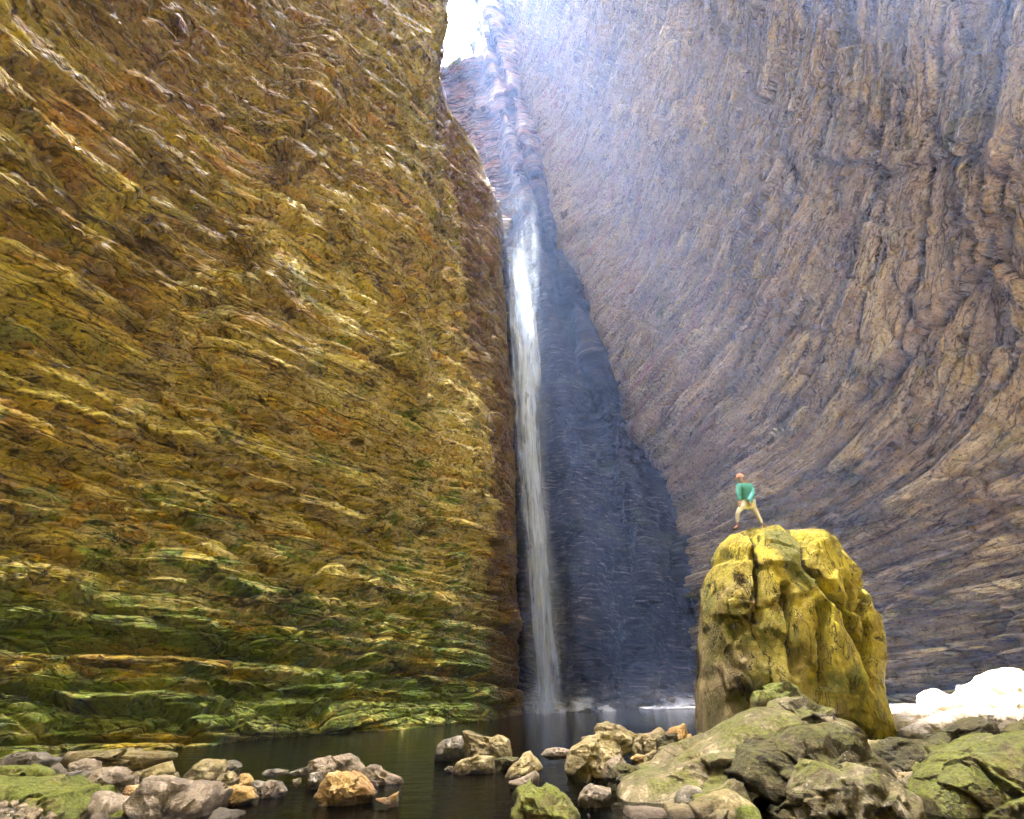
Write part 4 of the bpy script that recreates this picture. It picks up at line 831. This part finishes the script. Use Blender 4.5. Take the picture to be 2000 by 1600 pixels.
c3 = [(990, 1020, 480, -.4, 0), (1000, 1036, 560, -.4, 1.2), (1012, 1052, 640, -.4, 1.6), (1028, 1058, 720, -.4, 1.2), (1036, 1060, 770, -.4, .0)]
adopt(strand('side_stream', c3, fm1, wf, WY, seed=7))
c4 = [(945, 1000, 330, -.8, 0), (948, 1050, 390, -.8, .06), (955, 1085, 440, -.8, .16), (968, 1095, 510, -.8, .24), (978, 1085, 600, -.8, .3), (985, 1085, 720, -.8, .35), (990, 1090, 900, -.8, .4), (1000, 1115, 1150, -.8, .4), (1005, 1130, 1330, -.8, .45), (1000, 1150, 1392, -.8, .5)]
adopt(strand('spray', c4, fm3, wf, WY, seed=9))
# low mist drifting over the pool at the foot of the fall
def mist(name, L, R_, ytop, ybot, Y, mat, parent=None, n=40, m=60):
    V, UV, AM = [], [], []
    for r in range(n):
        py = ytop + (ybot - ytop) * r / (n - 1)
        for k in range(m):
            u = k / (m - 1) * 2 - 1; p = atY(L + (R_ - L) * (u + 1) / 2, py, Y + 1.2 * u * u)
            V.append(p); UV.append((u, -p[2] * 2, 0)); AM.append((r / (n - 1)) ** 3.2)
    V = np.array(V); V[:, 2] -= 0; V[:, 1] += .6 * fbm(V * .7, 3, 5)
    me = np_mesh(name, V, grid_faces(n, m), attrs={'uvw': np.array(UV), 'amt': np.array(AM)}); return link(name, me, mat, parent)
t = NT('low_mist'); uv = t.attr('uvw'); u, v, _ = t.sep(uv)
e = t.rng(t.math('SUBTRACT', 1., t.math('ABSOLUTE', u)), 0, .8); cl = t.rng(t.noise(t.mapv(uv, (3., .8, 1)), 1., 5, .6, .5), .3, .75)
a = t.math('MULTIPLY', t.math('MULTIPLY', e, t.attr('amt', 'Fac')), t.math('MULTIPLY', cl, 1.1), clamp=True)
d = t.n('ShaderNodeBsdfDiffuse'); t.put(d.inputs[0], (.8, .85, .95)); tr = t.n('ShaderNodeBsdfTransparent'); m2 = t.n('ShaderNodeMixShader')
t.put(m2.inputs[0], a); t.put(m2.inputs[1], tr.outputs[0]); t.put(m2.inputs[2], d.outputs[0]); fm4 = t.surf(m2.outputs[0])
adopt(mist('foot_mist', 975, 1260, 1290, 1395, WY - 1., fm4, wf))
spr = mist('spray_cloud', 1200, 1450, 1270, 1387, BY - 1.2, fm4)
tag(spr, 'patch of pale spray hanging over the far waterline left of the tall rock', 'spray')
rs = np.random.RandomState(4)
M['foam_and_sparkle'] = plain_mat('white_foam_and_sparkle', (.85, .88, .9), .6, .05)
for L_, R_, lab in ((985, 1150, 'churned white foam where the waterfall meets the pool'), (1252, 1362, 'white flakes standing in for sun sparkle on the far waterline left of the tall rock'), (1712, 1870, 'white flakes standing in for sun sparkle on the far waterline right of the tall rock')):  # foam at the fall; the other two strips imitate sun sparkle in white
    V = []; Q = []
    for i in range(420):
        px = rs.uniform(L_, R_); yb = atZ(px, 1386 - .01 * (px - 1000) * 1.2, .02)
        s1 = rs.uniform(.06, .35); s2 = rs.uniform(.1, .5); c0 = np.array([yb[0], yb[1] + rs.uniform(-1.6, .4), .03]); k = len(V)
        for q in range(6): V.append(c0 + [math.cos(q * 1.047) * s1 * rs.uniform(.6, 1), math.sin(q * 1.047) * s2 * rs.uniform(.6, 1), 0])
        V.append(c0 + [0, 0, rs.uniform(.02, .07)])
        Q += [(k + q, k + (q + 1) % 6, k + 6) for q in range(6)]
    tag(link('foam_and_sparkle', np_mesh('foam_and_sparkle', np.array(V), np.array(Q)), M['foam_and_sparkle']), lab, 'foam_and_sparkle')

# ------------------------------------------------------------------ shrubs on the rim
M['leaf'] = plain_mat('shrub_leaf_green', (.12, .17, .03), .6, .5, 3.)
M['bark'] = plain_mat('shrub_bark', (.12, .09, .06), .9)
def shrub(px, py, Y, w, h, label, seed):
    rs = np.random.RandomState(seed); p = atY(px, py, Y)
    r = empty('shrub', p); tag(r, label, 'shrub', None)
    V = []; Q = []
    cl = [(rs.normal(0, w * .3), rs.normal(0, w * .3), h * (.35 + .5 * rs.rand()), w * rs.uniform(.15, .3)) for _ in range(9)]
    for i in range(900):
        c = cl[rs.randint(9)]; d = rs.normal(size=3); d /= np.linalg.norm(d); d *= c[3] * rs.rand() ** .4
        q = np.array([c[0], c[1], c[2]]) + d; a = rs.normal(size=3); a /= np.linalg.norm(a); b = np.cross(a, rs.normal(size=3)); b /= np.linalg.norm(b); s = rs.uniform(.07, .16)
        k = len(V); V += [q - a * s, q - b * s * .5, q + a * s, q + b * s * .5]; Q.append((k, k + 1, k + 2, k + 3))
    o = link('foliage', np_mesh('foliage', np.array(V), np.array(Q), smooth=False), M['leaf'], r)
    bm = bmesh.new()
    for c in cl:
        v = Vector((c[0], c[1], c[2])); st = Vector((0, 0, -.8)); d = v - st
        g = bmesh.ops.create_cone(bm, cap_ends=True, segments=6, radius1=.07, radius2=.02, depth=d.length)
        mt = Matrix.Translation(st + d / 2) @ d.to_track_quat('Z', 'Y').to_matrix().to_4x4()
        bmesh.ops.transform(bm, matrix=mt, verts=g['verts'])
    me = bpy.data.meshes.new('stem'); bm.to_mesh(me); bm.free(); link('stem', me, M['bark'], r)
shrub(880, 132, BY + 6.5, 2.6, 1.2, 'low green shrub on the rim directly under the patch of sky', 1)
shrub(906, 124, BY + 6.4, 2.4, 1.3, 'low green shrub on the rim just left of the tall yellowish one', 2)
shrub(926, 104, BY + 4.5, 2.2, 3.0, 'tall yellowish shrub against the sky at the right of the gap', 3)
shrub(940, 66, BY + 4.3, 1.5, 2.4, 'thin yellowish shrub higher on the right rim of the sky gap', 4)

# ------------------------------------------------------------------ person on the tall rock
PYd = MY - .55
def J(px, py, dy=0.): return Vector(atY(px, py, PYd + dy))
def skin(name, joints, edges, mat, parent, sub=2):
    me = bpy.data.meshes.new(name); me.from_pydata([j[0] for j in joints], [], edges)
    o = link(name, me, mat, parent)
    md = o.modifiers.new('Skin', 'SKIN')
    for i, j in enumerate(joints):
        r = j[1] if isinstance(j[1], tuple) else (j[1], j[1]); me.skin_vertices[0].data[i].radius = r; me.skin_vertices[0].data[i].use_root = (i == 0)
    md.use_smooth_shade = True
    s = o.modifiers.new('Subdivision', 'SUBSURF'); s.levels = sub; s.render_levels = sub
    dg = bpy.context.evaluated_depsgraph_get(); nm = bpy.data.meshes.new_from_object(o.evaluated_get(dg)); o.modifiers.clear(); o.data = nm
    nm.materials.clear(); nm.materials.append(mat)
    for p in nm.polygons: p.use_smooth = True
    return o
M['skin'] = plain_mat('light_skin', (.5, .33, .25), .55, .08)
M['jacket'] = plain_mat('teal_jacket_cloth', (.07, .33, .3), .7, .15, 12.)
M['lining'] = plain_mat('dark_teal_cloth', (.02, .07, .07), .8)
M['legging'] = plain_mat('pale_olive_trousers', (.74, .7, .52), .8, .12, 8.)
M['cap'] = plain_mat('coral_cap_cloth', (.7, .22, .13), .7, .12)
M['brim'] = plain_mat('cream_cap_band', (.6, .34, .22), .7, .1)
M['hair'] = plain_mat('reddish_brown_hair', (.11, .045, .025), .6, .3)
M['shoe'] = plain_mat('brown_boot', (.2, .09, .05), .7)
hd = J(1446.5, 936, -.02); nk = J(1451.5, 945); ch = J(1456, 955, .02); wa = J(1459, 970, .04); pv = J(1460, 983, .05)
shl = J(1444, 948, -.06); shr = J(1467, 949, .1); hl = J(1453.5, 985, 0); hr = J(1467.5, 986, .1)
kl = J(1440.5, 1001, -.10); kr = J(1480, 1006, .12); al = J(1439.5, 1025, 0); ar = J(1489, 1026, .16)
tl = J(1431, 1031.5, -.06); trr = J(1486, 1030.5, .0)
el = J(1442, 965, -.1); wl = J(1445.5, 979, -.13); er = J(1470, 966, -.06); wr = J(1462, 979, -.22)
js = [(pv, (.13, .10)), (wa, (.12, .09)), (ch, (.14, .10)), (nk, .055), (hd + Vector((.0, 0, -.05)), .07), (hd + Vector((-.01, 0, .05)), .085),
      (shl, .06), (el, .045), (wl, .03), (shr, .06), (er, .045), (wr, .03), (hl, .08), (kl, .05), (al, .038), (hr, .08), (kr, .05), (ar, .038)]
root = empty('person', (al + ar) / 2); root.location.z = min(al.z, ar.z) - .08
tag(root, 'person in teal hooded jacket and coral cap leaning forward on the tall rock', 'person')
def ad(o): o.location = -root.location; return o
ad(skin('body', js, [(0, 1), (1, 2), (2, 3), (3, 4), (4, 5), (2, 6), (6, 7), (7, 8), (2, 9), (9, 10), (10, 11), (0, 12), (12, 13), (13, 14), (0, 15), (15, 16), (16, 17)], M['skin'], root))
# hands resting on the thighs: palm and five fingers each
for w, k in ((wl, kl), (wr, kr)):
    d = (k - w).normalized(); side = d.cross(Vector((0, 1, 0))).normalized()
    jj = [(w, .026), (w + d * .07, (.036, .02))]; ee = [(0, 1)]
    for f, (of, ln) in enumerate(((-.03, .065), (-.01, .075), (.01, .07), (.028, .055))):
        a = w + d * .085 + side * of; b = a + d * ln * .55 + Vector((0, -.01, 0)); c = a + d * ln + Vector((0, .012, -.01))
        n0 = len(jj); jj += [(a, .010), (b, .009), (c, .007)]; ee += [(1, n0), (n0, n0 + 1), (n0 + 1, n0 + 2)]
    n0 = len(jj); a = w + d * .03 + side * -.035; jj += [(a, .011), (a + d * .03 - side * .02, .009)]; ee += [(0, n0), (n0, n0 + 1)]
    ad(skin('hand', jj, ee, M['skin'], root, 1))
dn = Vector((0, 0, -1))
jk = [(wa + dn * .02, (.17, .14)), (ch, (.19, .14)), (ch.lerp(nk, .55), (.13, .10)), (pv + dn * .06, (.2, .16)), (shl + dn * .01, .085), (el, .07), (wl, .05), (shr + dn * .01, .085), (er, .065), (wr, .048)]
ad(skin('jacket', jk, [(0, 1), (1, 2), (0, 3), (1, 4), (4, 5), (5, 6), (1, 7), (7, 8), (8, 9)], M['jacket'], root))
ad(skin('hood', [(J(1450, 946.5, .03), (.07, .05)), (J(1457, 946, .1), (.10, .06)), (J(1463, 948, .08), (.06, .05)), (J(1460, 957, .12), (.05, .035))], [(0, 1), (1, 2), (1, 3)], M['jacket'], root))
ad(skin('jacket_hem', [(pv + Vector((-.12, -.02, -.055)), (.05, .07)), (pv + Vector((0, -.02, -.05)), (.06, .13)), (pv + Vector((.13, 0, -.05)), (.05, .07))], [(0, 1), (1, 2)], M['lining'], root))
ad(skin('trousers', [(pv, (.15, .12)), (hl, (.095, .1)), (hl.lerp(kl, .5), .078), (kl, .056), (kl.lerp(al, .35), .056), (al.lerp(kl, .12), .046), (hr, (.095, .1)), (hr.lerp(kr, .5), .078), (kr, .056), (kr.lerp(ar, .35), .056), (ar.lerp(kr, .12), .046)],
        [(0, 1), (1, 2), (2, 3), (3, 4), (4, 5), (0, 6), (6, 7), (7, 8), (8, 9), (9, 10)], M['legging'], root))
for a, tt in ((al, tl), (ar, trr)):
    ad(skin('boot', [(a + Vector((0, 0, .03)), .052), (a + Vector((.01, 0, -.05)), (.055, .05)), (a.lerp(tt, .6) + Vector((0, 0, -.05)), (.05, .038)), (tt + Vector((0, 0, -.025)), (.042, .03))], [(0, 1), (1, 2), (2, 3)], M['shoe'], root))
ad(skin('hair', [(hd + Vector((.02, .03, .03)), .095), (hd + Vector((.05, .05, -.04)), .075), (hd + Vector((.075, .06, -.10)), .04)], [(0, 1), (1, 2)], M['hair'], root))
bm = bmesh.new(); g = bmesh.ops.create_uvsphere(bm, u_segments=24, v_segments=14, radius=.1)
for v in g['verts']:
    if v.co.z < -.01: v.co.z = -.01
for v in g['verts']: v.co.z *= 1.0
bmesh.ops.translate(bm, verts=bm.verts, vec=hd + Vector((.0, 0, .055)))
me = bpy.data.meshes.new('cap'); bm.to_mesh(me); bm.free(); capo = ad(link('cap', me, M['cap'], root))
for p in me.polygons: p.use_smooth = True
bm = bmesh.new(); g = bmesh.ops.create_cone(bm, cap_ends=True, segments=28, radius1=.108, radius2=.1, depth=.022)
for v in g['verts']:
    if v.co.x < 0: v.co.x *= 1.25
bmesh.ops.translate(bm, verts=bm.verts, vec=hd + Vector((.0, 0, .045)))
me = bpy.data.meshes.new('brim'); bm.to_mesh(me); bm.free(); b_ = link('brim', me, M['brim'], capo)
for nm, dx, dz, s in (('nose', -.095, .0, (.02, .014, .025)), ('ear', .0, .0, (.018, .012, .03)), ('eye', -.078, .022, (.01, .012, .008))):
    bm = bmesh.new(); bmesh.ops.create_uvsphere(bm, u_segments=10, v_segments=8, radius=1)
    bmesh.ops.scale(bm, vec=s, verts=bm.verts); bmesh.ops.translate(bm, verts=bm.verts, vec=hd + Vector((dx, -.06 if nm != 'nose' else -.02, dz)))
    me = bpy.data.meshes.new(nm); bm.to_mesh(me); bm.free(); ad(link(nm, me, M['hair'] if nm == 'eye' else M['skin'], root))

# ------------------------------------------------------------------ the air in the gorge
t = NT('gorge_haze')
pv_ = t.n('ShaderNodeVolumePrincipled'); pv_.inputs['Color'].default_value = (.34, .5, 1, 1); pv_.inputs['Density'].default_value = HAZE
pv_.inputs['Anisotropy'].default_value = .32
t.t.links.new(pv_.outputs[0], t.out.inputs['Volume'])
bm = bmesh.new(); bmesh.ops.create_cube(bm, size=1)
bmesh.ops.scale(bm, vec=(140, 150, 126), verts=bm.verts); bmesh.ops.translate(bm, vec=(0, 12, 60), verts=bm.verts)
me = bpy.data.meshes.new('haze'); bm.to_mesh(me); bm.free(); hz = link('haze', me, t.m); hz['kind'] = 'stuff'
